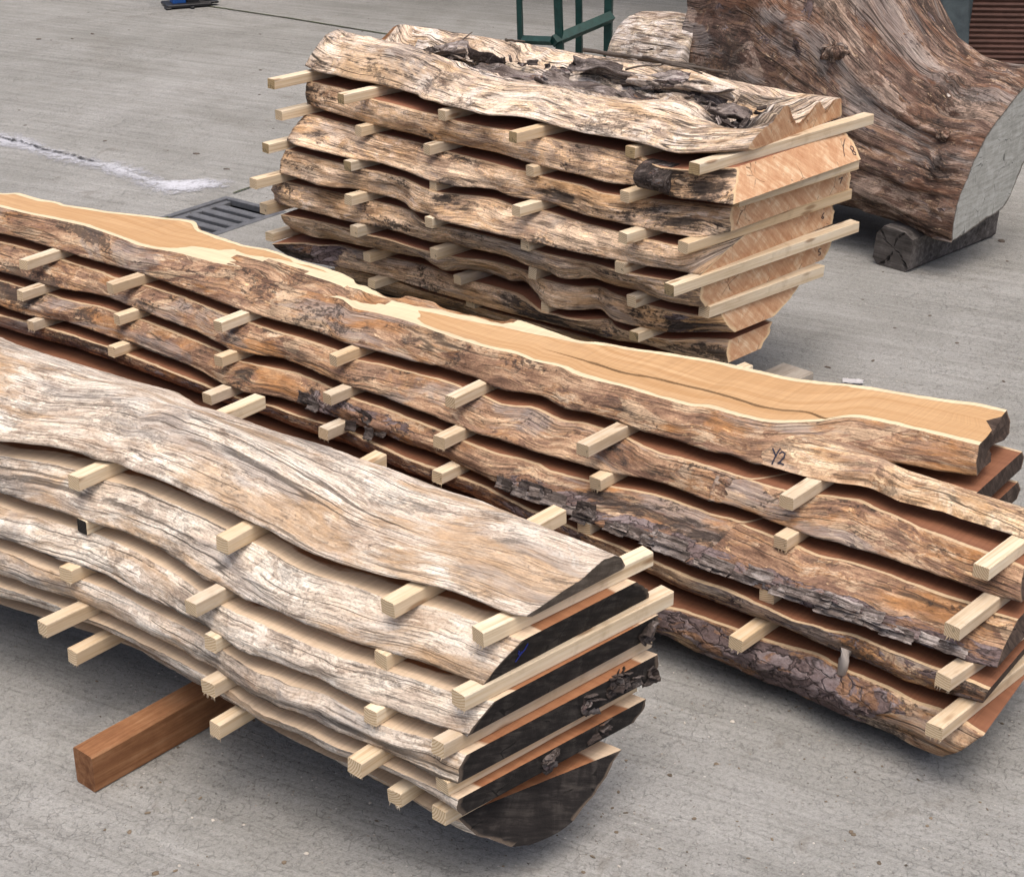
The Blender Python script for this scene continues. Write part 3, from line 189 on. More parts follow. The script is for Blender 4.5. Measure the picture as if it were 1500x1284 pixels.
def mat_sawn(name, heart, heart2, sap, width, stain=.25):
    """through-and-through sawn face: heartwood with a pale sapwood rim following the waney edge"""
    T = NT(name)
    s, w, d = T.attr('s'), T.attr('w'), T.attr('d')
    P = T.xyz(s, w)
    wv = T.noise(T.scaled(P, (2., 5., 1.)), 1, 3, .5, 0, 'Color')
    Pw = T.vmath('ADD', P, T.vmath('MULTIPLY', T.vmath('SUBTRACT', wv, (.5,.5,.5)), (.0, .05, 0.)))
    g = T.noise(T.scaled(Pw, (1.6, 60., 1.)), 1, 5, .62, .3)
    f = T.noise(T.scaled(P, (14., 420., 1.)), 1, 3, .6)
    b = T.noise(T.scaled(P, (3., 9., 1.)), 1, 4, .55)
    hc = T.mix(T.mr(g, .34, .66), heart, heart2)
    hc = T.mix(T.math('MULTIPLY', T.mr(b, .45, .7), .45), hc, heart)
    dd = T.math('ADD', d, T.math('MULTIPLY', T.math('SUBTRACT', T.noise(T.scaled(P, (9., 26., 1.)), 1, 3, .5, .5), .5), width*1.3))
    sapm = T.mr(dd, width*.9, width*1.08, 1, 0)
    sc = T.mix(T.mr(g, .35, .65), sap, tuple(c*.84 for c in sap))
    col = T.mix(sapm, hc, sc)
    rim = T.math('MULTIPLY', T.mr(dd, width*1.0, width*1.4, 1, 0), T.math('SUBTRACT', 1.0, sapm))
    col = T.mix(T.math('MULTIPLY', rim, .35), col, tuple(c*.62 for c in heart))
    saw = T.noise(T.scaled(T.vmath('ADD', P, T.vmath('MULTIPLY', wv, (.01, .0, 0.))), (260., 3., 1.)), 1, 2, .5)
    col = T.mix(.4, col, T.ramp(T.mr(saw, .35, .65), [(0, (.74,.72,.70)), (1, (1.06,1.06,1.06))]), 'MULTIPLY')
    col = T.mix(.35, col, T.ramp(T.mr(f, .3, .7), [(0, (.72,.68,.64)), (1, (1.1,1.1,1.1))]), 'MULTIPLY')
    st = T.noise(T.vmath('ADD', T.scaled(P, (6., 16., 1.)), (5., 77., 0.)), 1, 6, .65, .8)
    col = T.mix(T.math('MULTIPLY', T.mr(st, .56, .68), stain), col, (.20, .10, .055))
    dk = T.attr('dark')
    col = T.mix(T.mr(dk, .3, .7, 0, .95), col, (.035, .02, .012))
    h = T.math('MULTIPLY_ADD', saw, .6, T.math('MULTIPLY', f, .5))
    return T.finish(col, .68, h, .4, .0015, .3)

def mat_end(name, a, b, c, rim, diag=0.6, rimw=.012):
    """cross-cut end: chain-saw streaks at a slant, pale rim next to the wane"""
    T = NT(name)
    O = T.coord('Object'); d = T.attr('d')
    rot = T.n('ShaderNodeMapping', {'Vector': O, 'Rotation': (diag, 0., 0.)}).outputs[0]
    n = T.noise(T.scaled(rot, (9., 14., 95.)), 1, 6, .65, .6)
    n2 = T.noise(T.scaled(rot, (20., 26., 12.)), 1, 4, .6, 1.2)
    sp = T.noise(O, 420, 3, .6)
    col = T.ramp(T.mr(T.math('MULTIPLY_ADD', n, .6, T.math('MULTIPLY', n2, .4)), .34, .66), [(0, a), (.5, b), (1, c)])
    dd = T.math('ADD', d, T.math('MULTIPLY', T.math('SUBTRACT', n2, .5), rimw*1.8))
    col = T.mix(T.mr(dd, rimw*.4, rimw, .85, 0), col, rim)
    v = T.voro(T.vmath('ADD', O, T.vmath('MULTIPLY', T.noise(O, 9, 3, .5, 0, 'Color'), (.06,.06,.06))), 14, 'DISTANCE_TO_EDGE')
    ck = T.math('MULTIPLY', T.mr(v, .008, .02, 1, 0), T.mr(n2, .52, .6))
    col = T.mix(T.math('MULTIPLY', ck, .8), col, tuple(x*.25 for x in a))
    col = T.mix(.35, col, T.ramp(sp, [(.3, (.6,.6,.6)), (.7, (1.12,1.12,1.12))]), 'MULTIPLY')
    h = T.math('MULTIPLY_ADD', n, .8, T.math('MULTIPLY', sp, .4))
    return T.finish(col, .8, h, .5, .002, .2)

def mat_pine(name='pine'):
    T = NT(name); O = T.coord(); r = T.rand()
    off = T.n('ShaderNodeCombineXYZ'); T.set(off.inputs[1], T.math('MULTIPLY', r, 17.)); T.set(off.inputs[2], T.math('MULTIPLY', r, 9.))
    Q = T.vmath('ADD', T.scaled(O, (2.2, 95., 95.)), off.outputs[0])
    g = T.noise(Q, 1, 4, .6, .5)
    f = T.noise(T.scaled(O, (30., 420., 420.)), 1, 3, .6)
    c = T.ramp(T.mr(g, .34, .66), [(0, (.53,.40,.25)), (.45, (.72,.60,.42)), (1, (.80,.71,.55))])
    st0 = T.noise(T.vmath('ADD', T.scaled(O, (9., 26., 26.)), off.outputs[0]), 1, 6, .65)
    r3 = T.math('FRACT', T.math('MULTIPLY', r, 13.7)); r4 = T.math('FRACT', T.math('MULTIPLY', r, 29.3))
    c = T.mix(T.math('MULTIPLY', r3, .85), c, T.mix(.65, c, (.48, .31, .15)))
    c = T.mix(T.mr(r4, .45, 1., 0, .6), c, T.mix(T.mr(st0, .4, .6), (.52, .47, .40), (.30, .25, .19)))
    kv = T.voro(T.vmath('ADD', T.scaled(O, (7., 30., 30.)), off.outputs[0]), 1, 'F1')
    c = T.mix(T.mr(kv, .10, .2, .7, 0), c, (.22, .11, .045))
    c = T.mix(.3, c, T.ramp(T.mr(f, .3, .7), [(0, (.7,.66,.6)), (1, (1.08,1.08,1.08))]), 'MULTIPLY')
    st = T.noise(O, 22, 5, .6)
    c = T.mix(T.math('MULTIPLY', T.mr(st, .58, .72), .35), c, (.30, .21, .12))
    return T.finish(c, .72, T.math('MULTIPLY_ADD', g, .6, T.math('MULTIPLY', f, .6)), .3, .0012, .25)
def mat_pine_end(name, ca, cb, dirt):
    T = NT(name); O = T.coord(); r = T.rand()
    r2 = T.math('FRACT', T.math('MULTIPLY', r, 7.31))
    off = T.xyz(0.0, T.math('MULTIPLY_ADD', r, .10, -.05), T.math('MULTIPLY_ADD', r2, .06, -.075))
    wv = T.vmath('MULTIPLY', T.vmath('SUBTRACT', T.noise(O, 60, 2, .5, 0, 'Color'), (.5,.5,.5)), (0., .003, .003))
    Q = T.vmath('ADD', T.vmath('ADD', T.scaled(O, (0., 1., 1.)), off), wv)
    L = T.n('ShaderNodeVectorMath', operation='LENGTH'); T.set(L.inputs[0], Q)
    ring = T.math('FRACT', T.math('MULTIPLY', L.outputs['Value'], 230.))
    c = T.mix(T.mr(ring, .45, .95), ca, cb)
    sp = T.noise(O, 500, 3, .7)
    c = T.mix(.4, c, T.ramp(sp, [(.3, (.6,.58,.55)), (.7, (1.1,1.1,1.1))]), 'MULTIPLY')
    di = T.noise(O, 70, 5, .7)
    c = T.mix(T.mr(di, .62-dirt, .70-dirt*.6, 0, .8), c, (.10, .085, .05))
    return T.finish(c, .85, sp, .5, .0015, .15)

def mat_concrete():
    T = NT('concrete'); O = T.coord()
    D = T.n('ShaderNodeMapping', {'Vector': O, 'Rotation': (0., 0., R(27))}).outputs[0]
    big = T.noise(O, .55, 4, .55, .4); mid = T.noise(O, 3.1, 8, .68, .5); fine = T.noise(O, 120, 5, .75); f2 = T.noise(O, 330, 3, .7)
    wig = T.vmath('ADD', D, T.vmath('MULTIPLY', T.noise(O, 2.5, 2, .5, 0, 'Color'), (.0, .03, 0.)))
    br = T.noise(T.scaled(wig, (3.2, 120., 1.)), 1, 6, .7)
    br2 = T.noise(T.scaled(wig, (.9, 26., 1.)), 1, 6, .64)
    col = T.ramp(T.mr(T.math('MULTIPLY_ADD', big, .45, T.math('MULTIPLY', mid, .55)), .36, .64), [(0, (.215,.214,.197)), (.5, (.262,.261,.244)), (1, (.312,.311,.296))])
    col = T.mix(.36, col, T.ramp(T.mr(br, .36, .62), [(0, (.55,.545,.53)), (.4, (1,1,1)), (1, (1.14,1.14,1.14))]), 'MULTIPLY')
    col = T.mix(.4, col, T.ramp(T.mr(br2, .38, .60), [(0, (.68,.67,.66)), (1, (1.1,1.1,1.1))]), 'MULTIPLY')
    col = T.mix(.42, col, T.ramp(T.mr(fine, .36, .64), [(0, (.45,.44,.43)), (.45, (1,1,1)), (1, (1.3,1.3,1.28))]), 'MULTIPLY')
    col = T.mix(.35, col, T.ramp(T.mr(f2, .36, .64), [(0, (.55,.54,.53)), (.45, (1,1,1)), (1, (1.25,1.25,1.25))]), 'MULTIPLY')
    # crazing: a fine broken net and a few longer cracks
    W = T.vmath('ADD', O, T.vmath('MULTIPLY', T.noise(O, 60, 4, .65, 0, 'Color'), (.016,.016,0.)))
    v1 = T.voro(W, 85, 'DISTANCE_TO_EDGE')
    ck = T.math('MULTIPLY', T.mr(v1, .02, .07, 1, 0), T.mr(T.noise(O, 45, 5, .65), .51, .57))
    W2 = T.vmath('ADD', O, T.vmath('MULTIPLY', T.noise(O, 30, 4, .62, 0, 'Color'), (.05,.05,0.)))
    v2 = T.voro(W2, 17, 'DISTANCE_TO_EDGE')
    ck2 = T.math('MULTIPLY', T.mr(v2, .006, .02, 1, 0), T.mr(T.noise(O, 8, 5, .6), .52, .58))
    ck = T.math('MULTIPLY', T.math('MAXIMUM', ck, ck2), T.mr(T.noise(O, 1.7, 4, .6), .34, .56, .35, 1))
    col = T.mix(T.math('MULTIPLY', ck, .24), col, (.07, .065, .057))
    # exposed grit
    gv = T.n('ShaderNodeTexVoronoi', {'Vector': O, 'Scale': 105.}, feature='F1')
    sc = T.n('ShaderNodeSeparateColor'); T.set(sc.inputs[0], gv.outputs['Color'])
    gm = T.math('MULTIPLY', T.mr(gv.outputs['Distance'], .18, .26, 1, 0), T.mr(sc.outputs[0], .80, .805))
    gc = T.ramp(sc.outputs[1], [(0, (.05,.04,.032)), (.4, (.12,.095,.07)), (.7, (.26,.20,.14)), (.9, (.55,.52,.47))])
    gm = T.math('MULTIPLY', gm, T.mr(T.noise(O, 2.2, 4, .6), .40, .58, .2, 1))
    col = T.mix(T.math('MULTIPLY', gm, .7), col, gc)
    pit = T.voro(O, 60, 'F1'); pm = T.math('MULTIPLY', T.mr(pit, .05, .12, 1, 0), T.mr(T.noise(O, 5, 4, .6), .45, .6))
    col = T.mix(T.math('MULTIPLY', pm, .6), col, (.06, .055, .048))
    stn = T.noise(T.vmath('ADD', O, (13., 5., 0.)), 1.3, 9, .7, .9)
    col = T.mix(T.math('MULTIPLY', T.mr(stn, .55, .70), .28), col, (.14, .128, .105))
    s2 = T.noise(T.vmath('ADD', O, (3., 45., 0.)), 7, 8, .72, .6)
    col = T.mix(T.math('MULTIPLY', T.mr(s2, .60, .66), .45), col, (.15, .135, .115))
    h = T.math('MULTIPLY_ADD', br, .6, T.math('MULTIPLY', fine, .6)); h = T.math('MULTIPLY_ADD', ck, -.9, h); h = T.math('MULTIPLY_ADD', pm, -.8, h); h = T.math('MULTIPLY_ADD', gm, .4, h)
    return T.finish(col, .88, h, .6, .004, .25)

def mat_plain(name, col, rough=.6, var=.25, metal=0., scale=30., col2=None, spec=.4):
    T = NT(name); O = T.coord(); n = T.noise(O, scale, 6, .65, .4); n2 = T.noise(O, scale*.2, 4, .6)
    c2 = col2 or tuple(x*(1-var) for x in col)
    c = T.mix(T.mr(T.math('MULTIPLY_ADD', n, .6, T.math('MULTIPLY', n2, .4)), .38, .62), col, c2)
    return T.finish(c, T.mr(n, .3, .7, max(0, rough-.1), min(1, rough+.1)), n, .2, .002, spec, metal)

def mat_timber(name, a, b, c):
    T = NT(name); O = T.coord()
    g = T.noise(T.scaled(O, (3., 70., 70.)), 1, 5, .62, .6); n = T.noise(O, 14, 6, .65); f = T.noise(T.scaled(O, (40., 300., 300.)), 1, 3, .6)
    col = T.ramp(T.mr(T.math('MULTIPLY_ADD', g, .6, T.math('MULTIPLY', n, .4)), .36, .64), [(0, a), (.5, b), (1, c)])
    col = T.mix(.4, col, T.ramp(T.mr(f, .3, .7), [(0, (.6,.58,.55)), (1, (1.15,1.15,1.15))]), 'MULTIPLY')
    return T.finish(col, .82, T.math('MULTIPLY_ADD', g, .6, T.math('MULTIPLY', f, .6)), .4, .002, .2)

def mat_paint():
    T = NT('worn_white_paint'); O = T.coord(); e = T.attr('d')
    n = T.noise(O, 24, 7, .7, .5); f = T.noise(O, 140, 4, .7); sx = T.n('ShaderNodeSeparateXYZ'); T.set(sx.inputs[0], O)
    a = T.math('ADD', T.math('MULTIPLY', e, 9.), T.math('MULTIPLY', T.math('SUBTRACT', n, .5), 2.6))
    al = T.mr(T.math('ADD', a, T.math('MULTIPLY', T.math('SUBTRACT', f, .5), .7)), .0, .75)
    thick = T.mr(sx.outputs[0], -1.85, -1.2, .8, 1.0)
    al = T.math('MULTIPLY', al, thick)
    c = T.mix(T.mr(f, .38, .62), (.42, .43, .46), (.56, .57, .61))
    c = T.mix(T.mr(n, .54, .62, 0, .75), c, (.27, .27, .28))
    return T.finish(c, .7, f, .3, .002, .3, 0., al)

M = {}
# front stack: silvery weathered flank, dark stained ends
M['A_wane'] = mat_wane('silver_flank', [(0, (0.291,0.214,0.153)), (.3, (0.445,0.365,0.285)), (.6, (0.582,0.505,0.416)), (1, (0.708,0.652,0.559))],
                       [(0, (0.348,0.273,0.211)), (.35, (0.485,0.399,0.313)), (.65, (0.582,0.501,0.402)), (1, (0.679,0.613,0.527))], .75, fibre=.55, fleck=(0.717,0.603,0.438), blk=.08, warp=.012, hair=.42, lich=.3, lichc=(0.194,0.171,0.145), lsm=.22, cm=.42, tint=(0.541,0.35,0.187), darkc=((0.0979,0.0782,0.0616),(0.196,0.165,0.133),(0.352,0.311,0.256)))
M['A_sawn'] = mat_sawn('front_sawn', (.29,.125,.058), (.36,.175,.085), (.70,.555,.395), .042, .12)
M['A_end'] = mat_end('stained_end', (.008,.007,.0065), (.020,.017,.0155), (.060,.052,.045), (.13,.10,.075), .35, .009)
M['A_end_cap'] = mat_end('weathered_end', (.055,.044,.034), (.105,.085,.066), (.19,.16,.13), (.22,.18,.14), .3, .006)
M['A_sliver'] = mat_timber('torn_wood', (.36,.16,.07), (.46,.24,.11), (.58,.35,.18))
# long stack
M['B_wane'] = mat_wane('mottled_flank', [(0, (0.11,0.0608,0.0382)), (.28, (0.209,0.123,0.078)), (.55, (0.33,0.209,0.129)), (1, (0.528,0.38,0.246))],
                       [(0, (0.121,0.0684,0.0484)), (.35, (0.209,0.121,0.0819)), (.62, (0.319,0.18,0.0897)), (1, (0.495,0.385,0.269))], .8, fibre=.45, fleck=(0.616,0.427,0.234), fl=.61, blk=.6, warp=.022, hair=.5, lich=.75, lsm=.35, tint=(0.462,0.214,0.0702), pale=.85)
M['B_sawn'] = mat_sawn('long_sawn', (.20,.085,.045), (.25,.112,.060), (.60,.45,.28), .0085, .2)
M['B_top'] = mat_sawn('long_sawn_dry', (.45,.265,.12), (.565,.37,.195), (.74,.62,.41), .014, .12)
M['B_pale'] = mat_wane('pale_flank', [(0, (0.179,0.107,0.0672)), (.28, (0.357,0.233,0.143)), (.55, (0.567,0.407,0.26)), (1, (0.777,0.63,0.445))],
                       [(0, (0.231,0.145,0.101)), (.35, (0.399,0.262,0.168)), (.62, (0.588,0.398,0.218)), (1, (0.735,0.611,0.462))], .8, fibre=.55, fleck=(0.777,0.601,0.378), fl=.58, blk=.45, warp=.022, hair=.6, lich=.4, lsm=.45, tint=(0.525,0.291,0.126))
M['B_end'] = mat_end('dark_end', (.026,.017,.013), (.055,.038,.029), (.12,.085,.065), (.20,.135,.09), .9, .006)
# rear stack
M['C_wane'] = mat_wane('tan_flank', [(0, (0.173,0.103,0.0623)), (.25, (0.372,0.24,0.146)), (.5, (0.581,0.402,0.251)), (1, (0.817,0.625,0.441))],
                       [(0, (0.247,0.168,0.121)), (.35, (0.422,0.312,0.231)), (.65, (0.619,0.402,0.216)), (1, (0.743,0.592,0.461))], .6, fibre=.62, fleck=(0.86,0.602,0.342), blk=.5, warp=.018, hair=.7, lich=.85, lsm=.45, tint=(0.619,0.358,0.16))
M['C_cap'] = mat_wane('bleached_flank', [(0, (0.188,0.129,0.0906)), (.25, (0.415,0.318,0.231)), (.5, (0.613,0.484,0.362)), (1, (0.75,0.654,0.544))],
                       [(0, (0.316,0.237,0.185)), (.35, (0.514,0.408,0.317)), (.6, (0.652,0.484,0.308)), (1, (0.672,0.608,0.544))], .9, fibre=.6, fleck=(0.77,0.588,0.362), blk=.5, warp=.015, hair=.85, lich=.6, lsm=.6, tint=(0.633,0.408,0.213))
M['C_sawn'] = mat_sawn('rear_sawn', (.28,.12,.07), (.33,.15,.088), (.62,.45,.28), .010, .2)
M['C_end'] = mat_end('fresh_end', (.45,.225,.115), (.58,.345,.195), (.74,.56,.37), (.70,.52,.31), .75, .012)
M['D_wane'] = mat_wane('big_log_flank', [(0, (0.0369,0.0219,0.0166)), (.3, (0.0968,0.0592,0.0441)), (.58, (0.189,0.126,0.0948)), (1, (0.404,0.309,0.244))],
                       [(0, (0.0527,0.0325,0.0252)), (.4, (0.123,0.0771,0.0592)), (.7, (0.21,0.126,0.0749)), (1, (0.351,0.281,0.236))], .8, fibre=.65, fleck=(0.439,0.325,0.213), fl=.60, blk=.75, warp=.075, hair=.8, lich=.6, tint=(0.194,0.09,0.0506), pale=.6)
M['D_end'] = mat_end('waxed_end', (.23,.23,.205), (.355,.355,.32), (.47,.47,.44), (.09,.07,.055), .12, .008)
M['E_wane'] = mat_wane('grey_limb', [(0, (.20,.15,.12)), (.3, (.40,.33,.27)), (.6, (.57,.50,.43)), (1, (.70,.64,.58))],
                       [(0, (.24,.165,.11)), (.4, (.42,.33,.25)), (.7, (.52,.42,.29)), (1, (.64,.58,.52))], 1.0, fibre=.75, blk=.5, hair=.8, lich=.5)
M['pine'] = mat_pine()
M['pine_end'] = mat_pine_end('pine_end', (.74,.60,.40), (.46,.29,.145), 0.)
M['pine_end_black'] = mat_pine_end('pine_end_black', (.035,.03,.026), (.02,.017,.015), 0.)
M['pine_end_dirty'] = mat_pine_end('pine_end_dirty', (.46,.35,.19), (.30,.19,.09), .1)
M['concrete'] = mat_concrete()
M['bark'] = mat_wane('loose_bark', [(0, (.045,.034,.029)), (.35, (.13,.105,.092)), (.65, (.24,.205,.185)), (1, (.42,.375,.345))],
                     [(0, (.08,.06,.05)), (.4, (.16,.13,.115)), (.7, (.26,.225,.205)), (1, (.40,.36,.34))], .8, fibre=.6, fleck=(.40,.35,.31), blk=.6, hair=.6)
M['twig'] = mat_plain('twig_wood', (.12,.095,.075), .85, .5, scale=60)
M['beam'] = mat_timber('brown_beam', (.16,.068,.03), (.255,.12,.055), (.34,.185,.095))
M['block'] = mat_timber('weathered_block', (.035,.031,.028), (.085,.076,.07), (.17,.155,.145))
M['board'] = mat_timber('grey_board', (.26,.225,.18), (.37,.33,.275), (.47,.43,.37))
M['green'] = mat_plain('green_paint', (.008,.05,.042), .45, .45)
M['blue'] = mat_plain('blue_paint', (.012,.08,.30), .4, .3)
M['black'] = mat_plain('black_iron', (.018,.018,.02), .5, .4)
M['iron'] = mat_plain('cast_iron', (.135,.14,.15), .6, .4, 0.)
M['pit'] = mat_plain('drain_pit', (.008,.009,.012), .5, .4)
M['joint'] = mat_plain('joint_filler', (.045,.04,.03), .95, .4, scale=9, col2=(.05,.07,.02))
M['paint'] = mat_paint()
TS = NT('tar_seam'); M['seam'] = TS.finish((.04,.04,.042), .8, None, alpha=TS.mr(TS.noise(TS.scaled(TS.coord(), (40., 55., 1.)), 1, 7, .75), .47, .53))
M['shutter'] = mat_plain('brown_cladding', (.15,.075,.055), .6, .4, scale=12)
M['shade_shed'] = mat_plain('shade_shed_cladding', (.16,.15,.14), .8, .3, scale=6)
M['cover'] = mat_plain('grey_cover', (.09,.115,.12), .6, .5, scale=9, col2=(.035,.045,.05))
M['ink'] = mat_plain('marker_ink', (.012,.012,.03), .6, .2)
M['blueink'] = mat_plain('blue_ink', (.015,.03,.25), .6, .2)
M['white'] = mat_plain('white_sheet', (.52,.51,.51), .6, .3)
M['chip'] = mat_plain('wood_chips', (.24,.185,.125), .9, .7, scale=22, col2=(.05,.042,.034))
M['chip2'] = mat_plain('pale_grit', (.58,.53,.46), .9, .4, scale=18)
M['cavity'] = mat_wane('rotten_branch', [(0, (.012,.009,.008)), (.35, (.04,.03,.027)), (.7, (.09,.075,.068)), (1, (.22,.19,.175))],
                     [(0, (.02,.015,.012)), (.4, (.05,.038,.034)), (.7, (.10,.08,.07)), (1, (.20,.18,.17))], .9, fibre=.6, fleck=(.22,.19,.17), blk=.7, hair=.6)

# ------------------------------------------------------------------ objects
def tag(o, label=None, cat=None, group=None, kind=None):
    if label: o['label'] = label
    if cat: o['category'] = cat
    if group: o['group'] = group
    if kind: o['kind'] = kind
    return o
def mesh_obj(name, V, F, mats, fmat=None, smooth=None, attrs=None, parent=None, loc=(0,0,0), rz=0.0):
    me = bpy.data.meshes.new(name); me.from_pydata([tuple(map(float, v)) for v in V], [], [tuple(map(int, f)) for f in F])
    for m in mats: me.materials.append(m)
    if fmat is not None: me.polygons.foreach_set('material_index', np.asarray(fmat, np.int32))
    if smooth is not None: me.polygons.foreach_set('use_smooth', np.asarray(smooth, bool))
    for k, a in (attrs or {}).items():
        at = me.attributes.new(k, 'FLOAT', 'POINT'); at.data.foreach_set('value', np.asarray(a, np.float32))
    me.update(); o = bpy.data.objects.new(name, me); COL.objects.link(o)
    o.location = loc; o.rotation_euler = (0, 0, rz)
    if parent: o.parent = parent
    return o
class MB:
    def __init__(s): s.V = []; s.F = []; s.m = []; s.sm = []
    def add(s, V, F, mi=0, smooth=False):
        b = len(s.V); s.V += [tuple(v) for v in V]; s.F += [tuple(i+b for i in f) for f in F]; s.m += [mi]*len(F); s.sm += [smooth]*len(F)
    def box(s, c, size, rz=0., mi=0, bev=0.004):
        sx, sy, sz = (x/2 for x in size); b = min(bev, sx*.4, sy*.4, sz*.4)
        ring = [(-sx+b,-sy),(sx-b,-sy),(sx,-sy+b),(sx,sy-b),(sx-b,sy),(-sx+b,sy),(-sx,sy-b),(-sx,-sy+b)]
        V = []; cz, sn = math.cos(rz), math.sin(rz)
        for z, k in ((-sz, 1), (-sz+b, 0), (sz-b, 0), (sz, 1)):
            for x, y in ring:
                if k: x *= (sx-b)/sx; y *= (sy-b)/sy
                V.append((c[0]+x*cz-y*sn, c[1]+x*sn+y*cz, c[2]+z))
        F = [tuple(range(7, -1, -1)), tuple(range(24, 32))]
        for l in range(3):
            for i in range(8): F.append((l*8+i, l*8+(i+1) % 8, l*8+8+(i+1) % 8, l*8+8+i))
        s.add(V, F, mi)
    def tube(s, pts, rad, n=8, mi=0, smooth=True, cap=True):
        pts = [Vector(p) for p in pts]; rad = rad if hasattr(rad, '__len__') else [rad]*len(pts)
        V = []; F = []; up = Vector((0, 0, 1))
        for i, p in enumerate(pts):
            d = (pts[min(i+1, len(pts)-1)]-pts[max(i-1, 0)]).normalized()
            a = d.cross(up if abs(d.z) < .95 else Vector((1, 0, 0))).normalized(); b = a.cross(d)
            for k in range(n):
                t = 2*math.pi*k/n; V.append(p+(a*math.cos(t)+b*math.sin(t))*rad[i])
        for i in range(len(pts)-1):
            for k in range(n): F.append((i*n+k, i*n+(k+1) % n, i*n+n+(k+1) % n, i*n+n+k))
        if cap: F += [tuple(range(n-1, -1, -1)), tuple(range((len(pts)-1)*n, len(pts)*n))]
        s.add(V, F, mi, smooth)
    def build(s, name, mats, parent=None, loc=(0,0,0), rz=0.):
        mats = mats if isinstance(mats, list) else [mats]
        return mesh_obj(name, s.V, s.F, mats, s.m, s.sm, None, parent, loc, rz)

# ------------------------------------------------------------------ slabs
def curve(pts, p, v0, v1, sg=2.0, jit=.0012, seed=0.):
    a = np.array(pts); V = v0+(v1-v0)*p
    U = np.interp(V, a[:, 0], a[:, 1]); U = sm(U, sg)
    lo = sstep(0, .35, a[0, 0]-V)
    U = U+lo*.03*pn(V*2.1, seed, .3)
    U = U+jit*(1.8*pn(V*38, seed)+1.3*pn(V*110, seed+3.)+2.8*np.clip(pn(V*22, seed+31.)-.22, 0, 1)*3.)
    return V, U
SEEDN = [0]
def ring_mesh(name, stk, rings, W, S, D, BK, DK, zone, mats, ends=(True, True), parent=None, org=None, endmats=(2, 3), smoothz=(1,)):
    """rings: (n, m, 3) points in stack space (v, u, z), zone: (n-1, m) material index of each quad"""
    n, m, _ = rings.shape
    base = np.array([rings[..., 0].mean(), rings[..., 1].mean(), rings[..., 2].min()]) if org is None else np.array(org)
    V = (rings-base).reshape(-1, 3); attrs = {}
    SEEDN[0] += 1; so, wo = SEEDN[0]*3.37, SEEDN[0]*1.91
    s_ = list((S+so).reshape(-1)); w_ = list((W+wo).reshape(-1)); d_ = list(D.reshape(-1)); b_ = list(BK.reshape(-1)); k_ = list(DK.reshape(-1))
    idx = np.arange(n*m).reshape(n, m)
    a = idx[:-1]; b = idx[1:]
    F = np.stack([a, b, np.roll(b, -1, 1), np.roll(a, -1, 1)], -1).reshape(-1, 4).tolist()
    fm = list(zone.reshape(-1)); V = V.tolist()
    for e, (i, on) in enumerate(((0, ends[0]), (n-1, ends[1]))):
        if not on: continue
        r = rings[i]-base; c = r.mean(0)
        q = (1-np.clip(.016/np.maximum(np.linalg.norm(r-c, axis=1), .02), 0, .45))[:, None]
        inner = c+(r-c)*q
        st = len(V); V += inner.tolist()
        s_ += [S[i, 0]+so]*m; w_ += list(W[i]+wo); d_ += [.016]*m; b_ += list(BK[i]); k_ += [0.]*m
        o_ = idx[i]; inn = np.arange(st, st+m)
        for j in range(m):
            j2 = (j+1) % m
            F.append((o_[j], o_[j2], inn[j2], inn[j]) if e == 0 else (o_[j2], o_[j], inn[j], inn[j2])); fm.append(endmats[e])
        F.append(tuple(inn) if e == 0 else tuple(inn[::-1])); fm.append(endmats[e])
    fm = np.array(fm); smooth = np.isin(fm, smoothz)
    sk = STK[stk] if isinstance(stk, str) else stk
    ca, sa = math.cos(R(sk['ang'])), math.sin(R(sk['ang']))
    loc = (sk['org'][0]+base[0]*ca-base[1]*sa, sk['org'][1]+base[0]*sa+base[1]*ca, base[2])
    o = mesh_obj(name, V, F, mats, fm, smooth, dict(s=s_, w=w_, d=d_, bark=b_, dark=k_), parent, loc if parent is None else (0, 0, 0), R(sk['ang']) if parent is None else 0.)
    o['_b'] = base.tolist()
    return o

